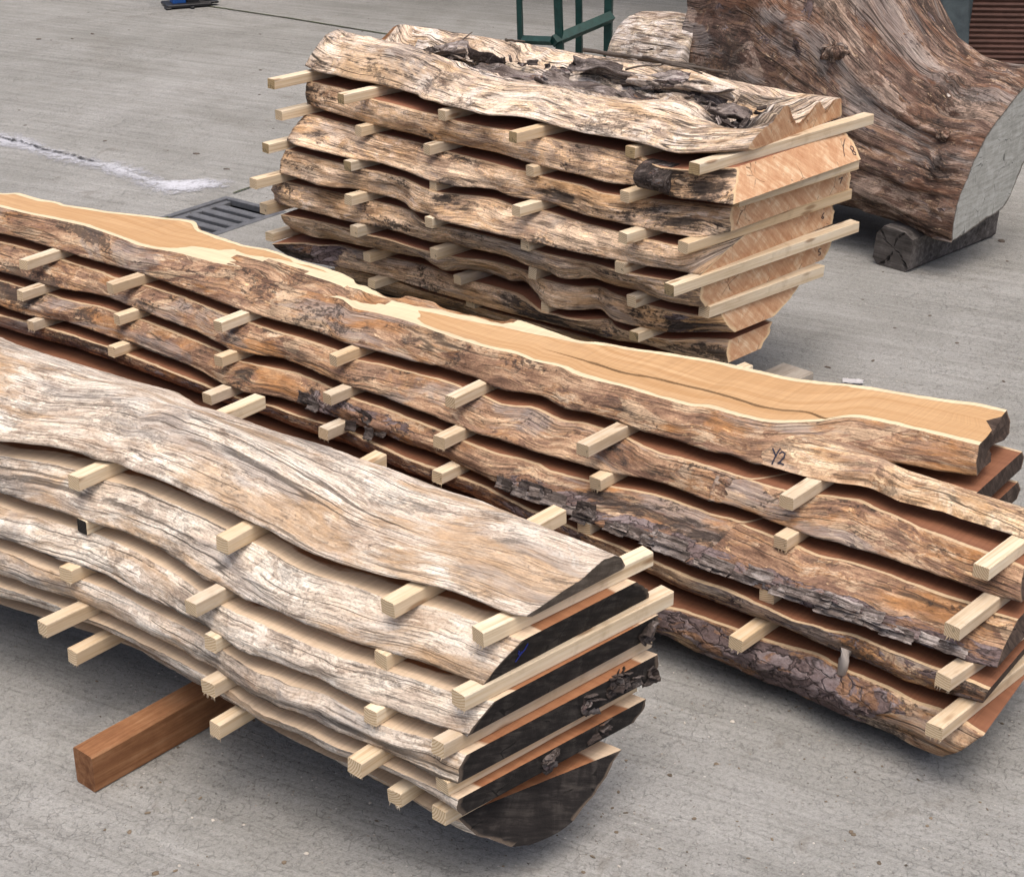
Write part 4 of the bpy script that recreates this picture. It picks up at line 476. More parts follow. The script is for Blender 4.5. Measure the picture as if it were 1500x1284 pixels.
def slab_rings(d, seed, ext=0., far=None, farb=0., vf=None, uf=None, left=None, bulge=.006, step=.006, spots=(), bark=None, crack=None, dips=(), cap=None, kt=12, sag=0., rough=1.0, vmax=None, zoff=0., barkdisp=.0035, botdrop=None):
    nt, nb = d['nt'], d['nb']; zt, zb = d['zt']+zoff, d['zb']-zoff
    v0t, v1t, v0b, v1b = nt[0][0], nt[-1][0], nb[0][0], nb[-1][0]
    if vmax is not None: v1t = v1b = vmax
    if ext: v0t = v0b = min(v0t, v0b)-ext
    n = int(max(v1t-v0t, v1b-v0b)/step)+2; p = np.linspace(0, 1, n)
    Vt, Ut = curve(nt, p, v0t, v1t, seed=seed*3.1); Vb, Ub = curve(nb, p, v0b, v1b, seed=seed*3.1+9)
    f1 = v1t if vf is None else vf
    f0 = v0t if left is None else left
    if far is None and 'far' in d: far = d['far']
    if isinstance(far, list): Vf, Uf = curve(far, p, f0, f1, seed=seed*3.1+17)
    else:
        Vf = f0+(f1-f0)*p
        wd = far if callable(far) else (lambda v: np.full_like(v, far))
        Uf = wd(Vf)+.022*fbm(Vf*3.1, seed*1.7, 5., 3)+.003*pn(Vf*25, seed)
        if uf is not None: Uf = Uf+(uf-Uf[-1])*sstep(-.5, 0, Vf-Vf[-1])
    Vfb, Ufb = Vf-(v1t-v1b)*p, Uf+farb+.006*fbm(Vf*7, seed+40., 0, 3)
    th = zt-zb
    MS = 12 if th > .02 else 3
    q = np.linspace(0, 1, MS+1)
    # ---- top
    if crack is not None:
        ca = np.array(crack); tcu = np.interp(Vt, ca[:, 0], ca[:, 1]); tcu = sm(tcu, 2)
        env = sstep(ca[0, 0]-.02, ca[0, 0]+.15, Vt)*(1-sstep(ca[-1, 0]-.0, ca[-1, 0]+.03, Vt))
        tc = np.clip((tcu-Ut)/np.maximum(Uf-Ut, .02), .03, .97); dt = (.0006+.0042*env)*(1+.8*pn(Vt*30, seed))/np.maximum(Uf-Ut, .02)
        fr = np.linspace(0, 1, 6)[1:]
        tt = np.concatenate([tc[:, None]*np.linspace(0, 1, 6)[None, :-1]*.999, (tc-dt)[:, None], tc[:, None], (tc+dt)[:, None], (tc+dt)[:, None]+(1-tc-dt)[:, None]*fr[None]], 1)
        tt = np.maximum.accumulate(tt, 1)
    else:
        tl = np.linspace(0, 1, kt+1) if cap is None else np.linspace(0, 1, kt+1)
        tt = np.repeat(tl[None], n, 0); env = None
    K = tt.shape[1]
    tv = Vt[:, None]+(Vf-Vt)[:, None]*tt; tu = Ut[:, None]+(Uf-Ut)[:, None]*tt
    tz = np.full_like(tv, zt); wid = (Uf-Ut)[:, None]
    td = np.minimum(tt, 1-tt)*wid
    tdark = np.zeros_like(tv); tbark = np.zeros_like(tv); tzone = np.zeros((n, K), int)
    if crack is not None:
        ci = 6; tz[:, ci] -= .03*env; tdark[:, ci] = env; tdark[:, ci-1] = .34*env; tdark[:, ci+1] = .30*env; 
    if sag: tz += sag*fbm(tv*2.2, tu*6, seed, 2)
    if cap is not None:
        tz = zt+cap(p[:, None], tt, tv, tu); tzone[:] = 1
    else: tz += .0004*pn(tv*40, tu*30, seed)
    for (v, u, rv, ru, dep) in dips:
        e = ((tv-v)/rv)**2+((tu-u)/ru)**2
        e = e+.9*fbm(tv*9, tu*22, seed+v, 4)
        tz -= dep*(1-sstep(.2, 1.0, e))
        td = td-.05*(1-sstep(.9, 5.5, e))
        tzone = np.where(e < .95, 1, tzone)
    # ---- near side
    def side(Vt, Ut, Vb, Ub, sgn, zt_, zb_, seed):
        sv = Vt[:, None]+(Vb-Vt)[:, None]*q; su = Ut[:, None]+(Ub-Ut)[:, None]*q; sz = zt_[:, None]+(zb_-zt_)[:, None]*q
        tap = .25+.75*np.sin(np.pi*q)[None]
        wq = np.cumsum(np.hypot(np.diff(su, axis=1, prepend=su[:, :1]), np.diff(sz, axis=1, prepend=sz[:, :1])), 1)
        b = bulge*np.sin(np.pi*q)[None]*(1+.6*pn(sv*4, seed, 0))
        rg = 1-np.abs(fbm(sv*3.2, wq*55, seed+8, 3))*2.2
        nz = (.0048*fbm(sv*8, wq*26, seed, 4)+.0024*fbm(sv*5, wq*90, seed+5, 3)-.0030*np.clip(rg-.55, 0, 1))*rough
        bk = bark(sv, q[None]+0*sv) if bark else np.zeros_like(sv)
        if bark:
            wx = sv+.035*fbm(sv*14, wq*28, 3., 3); wy = wq+.020*fbm(sv*14, wq*28, 9., 3)
            f1, f2, idd = cell(wx*24., wy*52.)
            nz = nz+bk*(barkdisp*(sstep(.02, .2, f2-f1)+1.3*idd-.6))
        dk = np.zeros_like(sv); dep = np.zeros_like(sv)
        for (v, qq, rv, rq, de, da) in spots if sgn < 0 else ():
            e = ((sv-v)/rv)**2+((q[None]-qq)/rq)**2; g = np.exp(-e)
            dep += de*g; dk = np.maximum(dk, da*np.exp(-e*e*.6))
        su = su+sgn*((b+nz)*tap)-sgn*dep*(.3+.7*np.sin(np.pi*np.clip(q, .0, 1)))[None]
        return sv, su, sz, wq, bk, dk
    nsv, nsu, nsz, nw, nbk, ndk = side(Vt, Ut, Vb, Ub, -1, tz[:, 0], np.full(n, zb), seed)
    fsv, fsu, fsz, fw, fbk, fdk = side(Vf, Uf, Vfb, Ufb, 1, tz[:, -1], np.full(n, zb), seed+50)
    # ---- bottom
    KB = 6 if botdrop is None else 18; bt = np.linspace(0, 1, KB+1)[1:-1]
    bv = Vfb[:, None]+(Vb-Vfb)[:, None]*bt; bu = fsu[:, -1:]+(nsu[:, -1:]-fsu[:, -1:])*bt; bz = np.full_like(bv, zb)
    bzone = 0
    if botdrop is not None:
        bz = zb-botdrop*np.sin(np.pi*bt)[None]+.004*fbm(bv*6, bu*20, seed, 3); bzone = 1
    # keep the top edge points common with the sides
    nsu[:, 0] = tu[:, 0]; fsu[:, 0] = tu[:, -1]
    X = [tv, fsv[:, 1:], bv, nsv[:, ::-1][:, :-1]]; Y = [tu, fsu[:, 1:], bu, nsu[:, ::-1][:, :-1]]; Z = [tz, fsz[:, 1:], bz, nsz[:, ::-1][:, :-1]]
    rings = np.stack([np.concatenate(X, 1), np.concatenate(Y, 1), np.concatenate(Z, 1)], -1)
    for e in (0, n-1):
        r = rings[e]; A_ = np.stack([np.ones(len(r)), r[:, 1], r[:, 2]], -1); cf = np.linalg.lstsq(A_, r[:, 0], rcond=None)[0]
        corr = A_ @ cf-r[:, 0]; dist = np.abs(np.arange(n)-e)/26.; fall = np.clip(1-dist, 0, 1); fall = fall*fall*(3-2*fall)
        rings[..., 0] += fall[:, None]*corr[None]
    cw = np.concatenate
    W = cw([-tt*wid, -wid-fw[:, 1:], nw[:, -1:]+.05+(1-bt)[None]*wid, nw[:, ::-1][:, :-1]], 1)
    S = cw([tv, fsv[:, 1:], bv, nsv[:, ::-1][:, :-1]], 1)
    z0 = np.zeros_like
    D = cw([td, z0(fsv[:, 1:]), np.minimum(bt, 1-bt)[None]*wid, z0(nsv[:, :-1])], 1)
    BK = cw([tbark, fbk[:, 1:], z0(bv)+(.9 if bark and bzone else 0), nbk[:, ::-1][:, :-1]], 1)
    DK = cw([tdark, z0(fsv[:, 1:]), z0(bv), ndk[:, ::-1][:, :-1]], 1)
    m = rings.shape[1]; zone = np.ones((n-1, m), int)
    zone[:, :K-1] = np.maximum(tzone[:-1, :-1], 0)
    zone[:, K-1+MS:K-1+MS+KB] = bzone
    zone[:, K-1:K-1+MS] = 1
    return rings, W, S, D, BK, DK, zone
def make_slab(stk, d, seed, mats, label, group, cat='slab', name='timber_slab', **kw):
    ends = kw.pop('ends', (True, True)); parts = kw.pop('ring_mod', None)
    r = slab_rings(d, seed, **kw)
    if parts: r = parts(*r)
    o = ring_mesh(name, stk, *r, mats, ends, smoothz=(1, 4))
    tag(o, label, cat, group); return o
# ------------------------------------------------------------------ front stack
SL = SLABS
GA, GB, GC = 'slabs of the silver front stack', 'slabs of the long middle stack', 'slabs of the rear stack'
mA = [M['A_sawn'], M['A_wane'], M['A_end'], M['A_end']]
def capA(p, t, v, u):
    e = np.interp(t, [0, .15, .35, .5, .62, .75, .86, .94, 1], [0, .003, .009, .014, .024, .031, .029, .018, 0])
    l = .044*np.sin(np.pi*np.clip(t, 0, 1))**.7+.010*np.sin(t*9+v*4)*np.sin(np.pi*t)
    k = sstep(.62, 1.0, p); h = l*(1-k)+e*k
    return h+(.005*fbm(v*4, u*14, 2., 4)+.0022*fbm(v*5, u*70, 4., 3))*np.sin(np.pi*np.clip(t, .04, .96))
def patchA(rings, W, S, D, BK, DK, zone):
    v, u = rings[..., 0], rings[..., 1]
    g = .62*np.exp(-((v+.03)/.075)**2-((u-.135-.25*(v+.03))/.030)**2)+.5*np.exp(-((v+.62)/.20)**2-((u-.07)/.035)**2)+.35*np.exp(-((v+.95)/.2)**2-((u-.12)/.05)**2)
    DK[:] = np.maximum(DK, g*(.8+.8*fbm(v*12, u*30, 3., 3))); return rings, W, S, D, BK, DK, zone
d = dict(SL['A6'])
make_slab('A', d, 1, [M['A_sawn'], M['A_wane'], M['A_end_cap'], M['A_end_cap']], 'silver grey barkless outer slab on top of the front stack, rounded and cracked', GA, ext=.8, vf=.134, cap=capA, kt=56, bulge=.003, ring_mod=patchA)
A_LAB = {5: 'second slab from the top of the front stack, with a blue pen mark on its black end',
         4: 'third slab from the top of the front stack, above the dark streaked one',
         3: 'fourth slab from the top of the front stack, dark grey streaks on its left flank',
         2: 'thin fifth slab of the front stack, just above the black rounded bottom slab',
         1: 'bottom slab of the front stack, its deep black end rounded below'}
spA = {5: [(-.70, .3, .12, .25, 0, .55), (-.55, .35, .05, .2, 0, .6)], 4: [(-.02, .5, .08, .35, 0, .45)], 3: [(-.9, .45, .12, .4, 0, .5)], 2: [], 1: []}
for k, (far, uf, vf, fb) in {5: (.27, .236, .148, .05), 4: (.30, .287, .157, 0.), 3: (.31, .278, .163, -.01), 2: (.29, .247, .161, -.025), 1: (.25, .18, .146, -.115)}.items():
    d = dict(SL['A%d' % k]); kw = {}
    if k == 1:
        nbm = [(v, u+.03) for v, u in d['nb']]
        d['nb'] = [(v, float(u)) for v, u in nbm]; kw = dict(botdrop=.010, bulge=.010, bark=lambda v, q: 0*v)
        d['nb'] = [q for q in d['nb'] if q[0] < .03]+[(.085, -.045)]
    o = make_slab('A', d, 1+k, mA, A_LAB[k], GA, ext=.85, far=far, uf=uf, vf=vf, farb=fb, bulge=kw.pop('bulge', .008), spots=spA[k], rough=1.35, **kw)
    if k == 5: A5 = o
# ragged bark and splinters on the stained ends of the front stack
sv = lambda st, v, u, z: Vector((STK[st]['org'][0]+v*math.cos(R(STK[st]['ang']))-u*math.sin(R(STK[st]['ang'])), STK[st]['org'][1]+v*math.sin(R(STK[st]['ang']))+u*math.cos(R(STK[st]['ang'])), z))
def chunk(name, stk, v, u, z, size, rz, tilt, mat, seed, parent=None, label=None, cat=None, group=None, n=11, wr=.35):
    """crumpled flake of bark: a thick bent sheet with a ragged rim"""
    L, W, T = size; ii, jj = np.meshgrid(np.linspace(-1, 1, n*2), np.linspace(-1, 1, n), indexing='ij')
    rag = 1+.22*pn(ii*2.2, jj*2.2, seed)+.12*pn(ii*6, jj*6, seed)
    x = ii*L/2*rag; y = jj*W/2*(1+.25*pn(ii*2.5, jj*.6, seed+4)); 
    z_ = wr*W*(jj**2-.4)*(.6+.5*pn(ii*1.5, 0, seed))+.12*L*pn(ii*1.4, jj*.9, seed+9)+.05*W*fbm(ii*4, jj*5, seed+2, 3)
    th = T*(.35+.65*(1-np.abs(ii)**3)*(1-np.abs(jj)**3))
    nI, nJ = ii.shape; top = np.stack([x, y, z_+th/2], -1).reshape(-1, 3); bot = np.stack([x, y, z_-th/2], -1).reshape(-1, 3)
    V = np.concatenate([top, bot]); N = nI*nJ; ix = np.arange(N).reshape(nI, nJ); F = []
    for i in range(nI-1):
        for j in range(nJ-1):
            F.append((ix[i, j], ix[i+1, j], ix[i+1, j+1], ix[i, j+1])); F.append((ix[i, j]+N, ix[i, j+1]+N, ix[i+1, j+1]+N, ix[i+1, j]+N))
    for i in range(nI-1):
        F.append((ix[i, 0], ix[i, 0]+N, ix[i+1, 0]+N, ix[i+1, 0])); F.append((ix[i, -1], ix[i+1, -1], ix[i+1, -1]+N, ix[i, -1]+N))
    for j in range(nJ-1):
        F.append((ix[0, j], ix[0, j+1], ix[0, j+1]+N, ix[0, j]+N)); F.append((ix[-1, j], ix[-1, j]+N, ix[-1, j+1]+N, ix[-1, j+1]))
    S = np.concatenate([x.ravel(), x.ravel()])+seed*3.; Wd = np.concatenate([y.ravel(), y.ravel()])+seed
    p = sv(stk, v, u, z)
    rot = Matrix.Rotation(R(STK[stk]['ang'])+rz, 3, 'Z') @ Matrix.Rotation(tilt[0], 3, 'X') @ Matrix.Rotation(tilt[1], 3, 'Y')
    o = mesh_obj(name, V, F, [mat], None, [True]*len(F), dict(s=S, w=Wd, bark=[.3*(seed % 2)]*len(V), dark=[0]*len(V)))
    if parent is None: o.location = p; o.rotation_euler = rot.to_euler(); tag(o, label, cat, group)
    else:
        o.parent = parent; bpy.context.view_layer.update()
        o.matrix_local = parent.matrix_world.inverted() @ (Matrix.Translation(p) @ rot.to_4x4())
    return o
bpy.context.view_layer.update()
slabA = {round(o.location.z, 2): o for o in COL.objects if o.name.startswith('timber_slab')}
def slab_at(z): return min((o for o in COL.objects if o.name.startswith('timber_slab')), key=lambda o: abs(o.location.z-z))
A3o, A4o, A2o = slab_at(.226), slab_at(.293), slab_at(.166)
rf = random.Random(17)
def v_end(k, u):
    d = SL['A%d' % k]; (u1, v1) = {4: (.287, .157), 3: (.278, .163), 2: (.247, .161), 1: (.19, .166)}[k]
    v0, u0 = d['nt'][-1]; return v0+(v1-v0)*(u-u0)/(u1-u0)
for i in range(24):   # crumpled bark left in the splits of the stained ends
    if i < 15: u = rf.uniform(.12, .27); k = 3; z = rf.uniform(.232, .262); par = A3o
    elif i < 18: u = rf.uniform(.25, .285); k = 4; z = rf.uniform(.298, .325); par = A4o
    else: u = rf.uniform(.04, .16); k = 2; z = rf.uniform(.172, .196); par = A2o
    sz = rf.uniform(.018, .036)
    chunk('bark_flake', 'A', v_end(k, u)+rf.uniform(-.004, .002), u, z, (sz, sz*rf.uniform(.5, .9), .007), R(rf.uniform(40, 130)), (R(rf.uniform(50, 120)), R(rf.uniform(-60, 60))), M['cavity'], 20+i, par, n=8, wr=.8)

# ------------------------------------------------------------------ long middle stack
mB = [M['B_sawn'], M['B_wane'], M['B_end'], M['B_end']]
d = dict(SL['B5']); fk = -.055
d['nt'] = [q for q in d['nt'] if q[0] < fk]+[(-.048, .104), (-.03, .146)]+d['ft'][3:]
d['nb'] = [q for q in d['nb'] if q[0] < -.085]+[(-.06, .0), (-.02, .07), (.03, .10)]+d['fb']
dips = [(-1.40, .075, .20, .042, .013), (-1.52, .10, .14, .03, .010), (-1.22, .085, .10, .028, .010), (-.95, .165, .13, .030, .010), (-1.12, .135, .10, .020, .006)]
spB5 = [(-.977, .35, .028, .28, -.012, .75), (-1.116, .55, .035, .3, 0, .45), (-.455, .45, .07, .22, 0, .75), (-.36, .55, .05, .2, 0, .5), (-.62, .5, .10, .4, .006, 0.3), (-1.75, .4, .04, .4, -.004, 0)]
def jag(rings, W, S, D, BK, DK, zone):
    v, u = rings[..., 0], rings[..., 1]
    k = sstep(.10, .225, v)
    cut = .026*np.exp(-((u-.278)/.016)**2)+.010*sstep(.262, .27, u)*(1-sstep(.30, .32, u))-.010*np.exp(-((u-.245)/.02)**2)
    rings[..., 0] = v-k*cut+k*.002*pn(u*160, 3., 1.); return rings, W, S, D, BK, DK, zone
B5 = make_slab('B', d, 11, [M['B_top'], M['B_wane'], M['B_end'], M['B_end']], 'top slab of the long stack, pale orange sawn face with a long crack', GB, ext=.75, vf=.206, crack=d['crack'], dips=dips, farb=.012, bulge=.010, spots=spB5, ring_mod=jag)
def dome(hs):
    def f(p, t, v, u):
        h = np.interp(v, hs[0], hs[1]); return h*np.sin(np.pi*np.clip(t, 0, 1))**.62+(.004*fbm(v*6, u*30, 3., 4)+.0015*fbm(v*5, u*120, 6., 3))*np.sin(np.pi*np.clip(t, .05, .95))
    return f
def prong(parent, d, seed, far, cap=None, mats=None, kt=26, **kw):
    r = slab_rings(d, seed, far=far, cap=cap, kt=kt, **kw)
    return ring_mesh('fork_limb', 'B', *r, mats or mB, (True, True), None)
def reparent(o, par):
    bpy.context.view_layer.update(); mw = o.matrix_world.copy(); o.parent = par; o.matrix_local = par.matrix_world.inverted() @ mw
pb = [(-.16, -.034)]+d['pb']+[(.46, -.03)]
dp = dict(zb=.3402, zt=.3425, nt=[(v, u+.001) for v, u in pb], nb=pb)
pr = prong(B5, dp, 31, lambda v: np.interp(v, [-.16, -.05, .05, .15, .3, .46], [.10, .125, .105, .075, .058, .04]), cap=dome(([-.16, -.1, -.03, .05, .15, .46], [.016, .030, .040, .037, .032, .027])), bulge=.004, mats=[M['B_sawn'], M['B_pale'], M['B_end'], M['B_end']])
reparent(pr, B5); prB5 = pr
farB = [(v, u-.004) for v, u in d['far']]
B_LAB = {4: 'second slab from the top of the long stack, mottled flank under the written slab',
         3: 'third slab from the top of the long stack, with a ragged lip of scaly bark',
         2: 'thin fourth slab of the long stack with a short twig stub below its edge',
         1: 'bottom slab of the long stack, covered in purple grey scaly bark'}
def barkB3(v, q):
    b = .95*sstep(.42, .62, q)*sstep(-.40, -.25, v)*(1-.35*sstep(.0, .2, fbm(v*7, q*3, 2., 3)))
    return np.maximum(b, np.maximum(.85*np.exp(-((v+1.03)/.17)**4)*sstep(.05, .3, q), .95*np.exp(-((v+.47)/.13)**4)*sstep(.15, .4, q)))
for k in (4, 3):
    d = dict(SL['B%d' % k]); full_t, full_b = d['nt'], d['nb']
    vend = full_t[-1][0]
    d['nt'] = [q for q in full_t if q[0] < -.07]+[(-.03, .06), (.02, .112), (.10, .125), (.25, .137)]
    d['nb'] = [q for q in full_b if q[0] < -.09]+[(-.05, .03), (.01, .09), (.10, .11), (.25, .125)]
    sp = {4: [(-1.41, .75, .04, .35, -.008, .55), (-.382, .5, .07, .3, 0, .75), (-.30, .6, .06, .3, 0, .6), (-.75, .4, .12, .4, 0, .25)],
          3: [(-1.365, .5, .028, .55, .02, 1.0), (-.33, .33, .10, .2, .012, 1.0), (-.16, .36, .07, .18, .012, 1.0), (-.22, .45, .13, .15, .008, .8), (-1.17, .6, .03, .4, .006, .9)]}[k]
    bk = barkB3 if k == 3 else None
    o = make_slab('B', d, 11+k, mB, B_LAB[k], GB, ext=.75, vf=.25, far=farB, uf=.244, farb=.008, bulge=.009 if k == 4 else .014, spots=sp, bark=bk)
    dn = dict(zb=d['zb'], zt=d['zt'], nt=[q for q in full_t if q[0] > -.2], nb=[q for q in full_b if q[0] > -.22])
    pr = prong(o, dn, 33+k, lambda v, k=k: np.interp(v, [-.2, -.05, .1, .25, .46], [.05, .06, .05, .045, .02])+(-.0 if k == 4 else -.03), kt=10, zoff=-.0008, bulge=.009 if k == 4 else .014, spots=sp, bark=bk)
    reparent(pr, o)
    if k == 4: B4 = o
    else: B3 = o
d = dict(SL['B2'])
B2 = make_slab('B', d, 13, mB, B_LAB[2], GB, ext=.75, vf=.453, far=lambda v: .13+0*v, uf=.12, farb=-.02, bulge=.006, spots=[(.2, .9, .03, .4, .0, .5)], bark=lambda v, q: .42+.25*pn(v*3, q*2, 4.))
d = dict(SL['B1'])
d['nt'] = [(v, u) for v, u in d['nt']]; d['nb'] = [(v, u+.035) for v, u in d['nb']]
def barkB1(v, q): return np.clip(.97-1.0*sstep(.27, .33, v+.10*pn(v*7, q*5, 3.)+.12*(q-.4))-.8*np.exp(-((v+.12)/.05)**2)*sstep(.35, .6, q), 0, 1)
B1 = make_slab('B', d, 14, mB, B_LAB[1], GB, ext=2.6, vf=.459, far=lambda v: .06+0*v, uf=.05, farb=-.09, bulge=.020, bark=barkB1, botdrop=.038, barkdisp=.006, spots=[])
# bark scales standing proud on the lip of the third slab and on the bottom slab
rb = random.Random(5)
for i in range(30):
    v = rb.uniform(-.32, .40); z = rb.uniform(.214, .236); u = np.interp(v, *np.array(SL['B3']['nb']).T)+.004+(z-.21)*.5
    chunk('bark_flake', 'B', v, float(u)-.012, z, (rb.uniform(.03, .075), rb.uniform(.012, .022), .003), rb.uniform(-.12, .12), (R(rb.uniform(25, 60)), R(rb.uniform(-10, 10))), M['bark'], 60+i, B3, n=7)
for i in range(13):
    v = rb.uniform(-.58, -.36); z = rb.uniform(.216, .24); u = np.interp(v, *np.array(SL['B3']['nb']).T)+(z-.21)*.5
    chunk('bark_flake', 'B', v, float(u)-.010, z, (rb.uniform(.025, .05), rb.uniform(.015, .03), .003), rb.uniform(-.2, .2), (R(rb.uniform(45, 75)), R(rb.uniform(-10, 10))), M['cavity'] if i % 2 else M['bark'], 100+i, B3, n=7)
for i in range(8):
    v = rb.uniform(-1.18, -.92); z = rb.uniform(.205, .235); u = np.interp(v, *np.array(SL['B3']['nb']).T)+(z-.21)*.5
    chunk('bark_flake', 'B', v, float(u)-.008, z, (rb.uniform(.02, .045), rb.uniform(.015, .03), .003), rb.uniform(-.25, .25), (R(rb.uniform(50, 75)), R(rb.uniform(-10, 10))), M['cavity'], 120+i, B3, n=7)
mb = MB(); p0 = sv('B', .200, -.250, .156); ax = (sv('B', .0, -1, 0)-sv('B', 0, 0, 0)).normalized()
mb.tube([p0, p0+ax*.010+Vector((0, 0, -.016)), p0+ax*.012+Vector((0, 0, -.043))], [.012, .0095, .0085], 9)
o = mb.build('twig_stub', M['E_wane']); reparent(o, B2)

# ------------------------------------------------------------------ rear stack
mC = [M['C_sawn'], M['C_wane'], M['C_end'], M['C_end']]
def capC(p, t, v, u):
    L = np.interp(t, [0, .06, .16, .27, .38, .5, .6, .68, .78, .9, 1], [0, .035, .078, .092, .062, .022, .018, .045, .082, .055, 0])
    Mi = np.interp(t, [0, .08, .2, .33, .40, .44, .52, .60, .64, .69, .8, .92, 1], [0, .03, .056, .052, .024, .050, .066, .056, .018, .052, .080, .052, 0])
    E = np.interp(t, [0, .05, .14, .22, .29, .34, .39, .46, .54, .63, .71, .77, .82, .90, .96, 1], [0, .022, .045, .052, .07, .085, .045, .006, .006, .030, .055, .032, .016, .045, .042, .0])
    a = 1-sstep(.12, .42, p); c = sstep(.72, .98, p)
    h = L*a+Mi*(1-a)*(1-c)+E*c
    n = .012*fbm(v*5, u*11, 2., 4)+.0055*fbm(v*6, u*42, 5., 4)+.002*fbm(v*7, u*110, 8., 3)
    uc = np.interp(v, [-1.15, -1., -.82, -.61, -.5, -.39, -.28, -.21, -.14, .05], [.0, .0, -.03, -.10, -.085, -.085, -.085, -.045, -.02, -.075])
    band = np.exp(-((u-uc)/.05)**2)*sstep(-1.05, -.9, v)
    tw = 1-np.abs(fbm(v*4.5+u*5, u*26-v*7, 12., 4))*2.4
    n = n+band*(.022*np.clip(tw, -.6, 1)-.016)
    cav = .055*np.exp(-((v-.065)/.065)**2-((u+.095)/.065)**2)
    return np.maximum(h+n*np.sin(np.pi*np.clip(t, .03, .97))-cav, .0006)
d = dict(SL['C8'])
def darkcap(rings, W, S, D, BK, DK, zone):
    v, u = rings[..., 0], rings[..., 1]
    t = np.exp(-((v-.065)/.085)**4-((u+.095)/.085)**4)
    uc = np.interp(v, [-1.15, -1., -.82, -.61, -.5, -.39, -.28, -.21, -.14, .05], [.0, .0, -.03, -.10, -.085, -.085, -.085, -.045, -.02, -.075])
    tw = 1-np.abs(fbm(v*4.5+u*5, u*26-v*7, 12., 4))*2.4
    vl = np.exp(-((u-uc)/.055)**2)*sstep(-1.02, -.9, v)*np.clip(1.15-.9*np.clip(tw, 0, 1)+.5*pn(v*6, u*9, 1.), 0, 1.2)
    gr = np.exp(-((u-uc-.068)/.009)**2)+np.exp(-((u-uc+.055)/.009)**2)
    gr = gr*sstep(-1.0, -.85, v)*(1-sstep(-.02, .08, v))*(.7+.9*pn(v*8, u*3, 6.))
    DK[:] = np.maximum(DK, np.clip(np.maximum(np.maximum(t, .85*vl), gr), 0, 1))
    g4 = (np.abs(u-uc) < .062+.03*pn(v*7, u*12, 2.)) & (v > -1.0) & (rings[..., 2] > .668)
    zone[:] = np.where(g4[:-1] & (zone == 1), 4, zone)
    return rings, W, S, D, BK, DK, zone
C8 = make_slab('C', d, 21, [M['C_sawn'], M['C_cap'], M['C_end'], M['C_end'], M['E_wane']], 'knobbly bleached outer slab topping the rear stack, littered with dark bark', GC, far=lambda v: np.interp(v, [-1.3, -1.1, -.6, 0., .2], [.16, .20, .23, .25, .25]), uf=.262, vf=.175, left=-1.16, cap=capC, kt=84, bulge=.003, farb=0., ring_mod=darkcap, step=.007)
def caph(v, u):
    d = SL['C8']; a = np.array(d['nt']); un = np.interp(v, a[:, 0], a[:, 1]); uf = np.interp(v, [-1.16, .17], [.2, .25])
    t = np.array([[(u-un)/(uf-un)]]); p = np.array([[(v+1.266)/1.43]])
    return .662+float(capC(p, np.clip(t, 0.02, .98), np.array([[v]]), np.array([[u]]))[0, 0])
C_LAB = {7: 'slab marked 8 on its end, second from the top of the rear stack', 6: 'slab marked 7 on its end, third from the top of the rear stack',
         5: 'slab marked 6 on its end, fourth from the top of the rear stack', 4: 'slab marked 5 on its end, fifth from the top of the rear stack',
         3: 'sixth slab of the rear stack, with a dark arched hollow in its flank', 2: 'dark bark edged slab low in the rear stack, its end cut short',
         1: 'lowest slab of the rear stack, mostly hidden behind the long stack'}
spC = {7: [(-.131, .55, .035, .35, -.010, .45), (-.62, .55, .03, .3, -.004, .5), (.03, .5, .05, .8, .012, .75), (.115, .55, .045, 1.2, .05, 1.0)],
       6: [(-1.145, .55, .04, .3, .005, .85), (-.60, .85, .08, .22, .006, .85), (-.30, .55, .07, .3, .012, .95), (-.22, .6, .05, .25, .004, .6), (.075, .62, .09, .28, .014, .95)],
       5: [(-.60, .35, .075, .3, .012, .85), (-.84, .55, .12, .35, .016, .2), (-.5, .3, .05, .2, .004, .5)],
       4: [(-.285, .55, .05, .4, 0, .5), (-.72, .6, .06, .3, .006, 0)], 3: [(-.50, .62, .10, .5, .018, .15), (.082, .6, .085, .4, 0, .8)],
       2: [(-1.235, .5, .07, .8, .01, .85), (-.36, .4, .16, .6, .0, .95), (-.21, .4, .05, .6, 0, .8), (.063, .5, .08, .5, 0, .6)], 1: []}
slabsC = {}
for k, (uf, vf, fb) in {7: (.235, .20, .005), 6: (.252, .208, .005), 5: (.205, .199, .01), 4: (.214, .20, -.03), 3: (.08, .188, -.12), 2: (-.02, .168, -.05), 1: (-.06, .0, -.05)}.items():
    d = dict(SL['C%d' % k]); d['nb'] = [q for q in d['nb'] if q[0] > d['nt'][0][0]-.028]; fu = {7: .25, 6: .26, 5: .24, 4: .22, 3: .17, 2: .12, 1: .05}[k]
    bk = (lambda v, q: .9*(1-sstep(-1.16, -1.02, v))+.5*np.exp(-((v+.3)/.18)**4)) if k == 2 else ((lambda v, q: .0*v+.55*np.exp(-((v-.09)/.07)**4)) if k == 3 else None)
    slabsC[k] = make_slab('C', d, 21+k, mC, C_LAB[k], GC, far=lambda v, fu=fu: fu+0*v, uf=uf, vf=vf, left=d['nt'][0][0]-.02, farb=fb, bulge=.009, spots=spC[k], bark=bk, rough=1.9, botdrop=.047 if k == 1 else None)
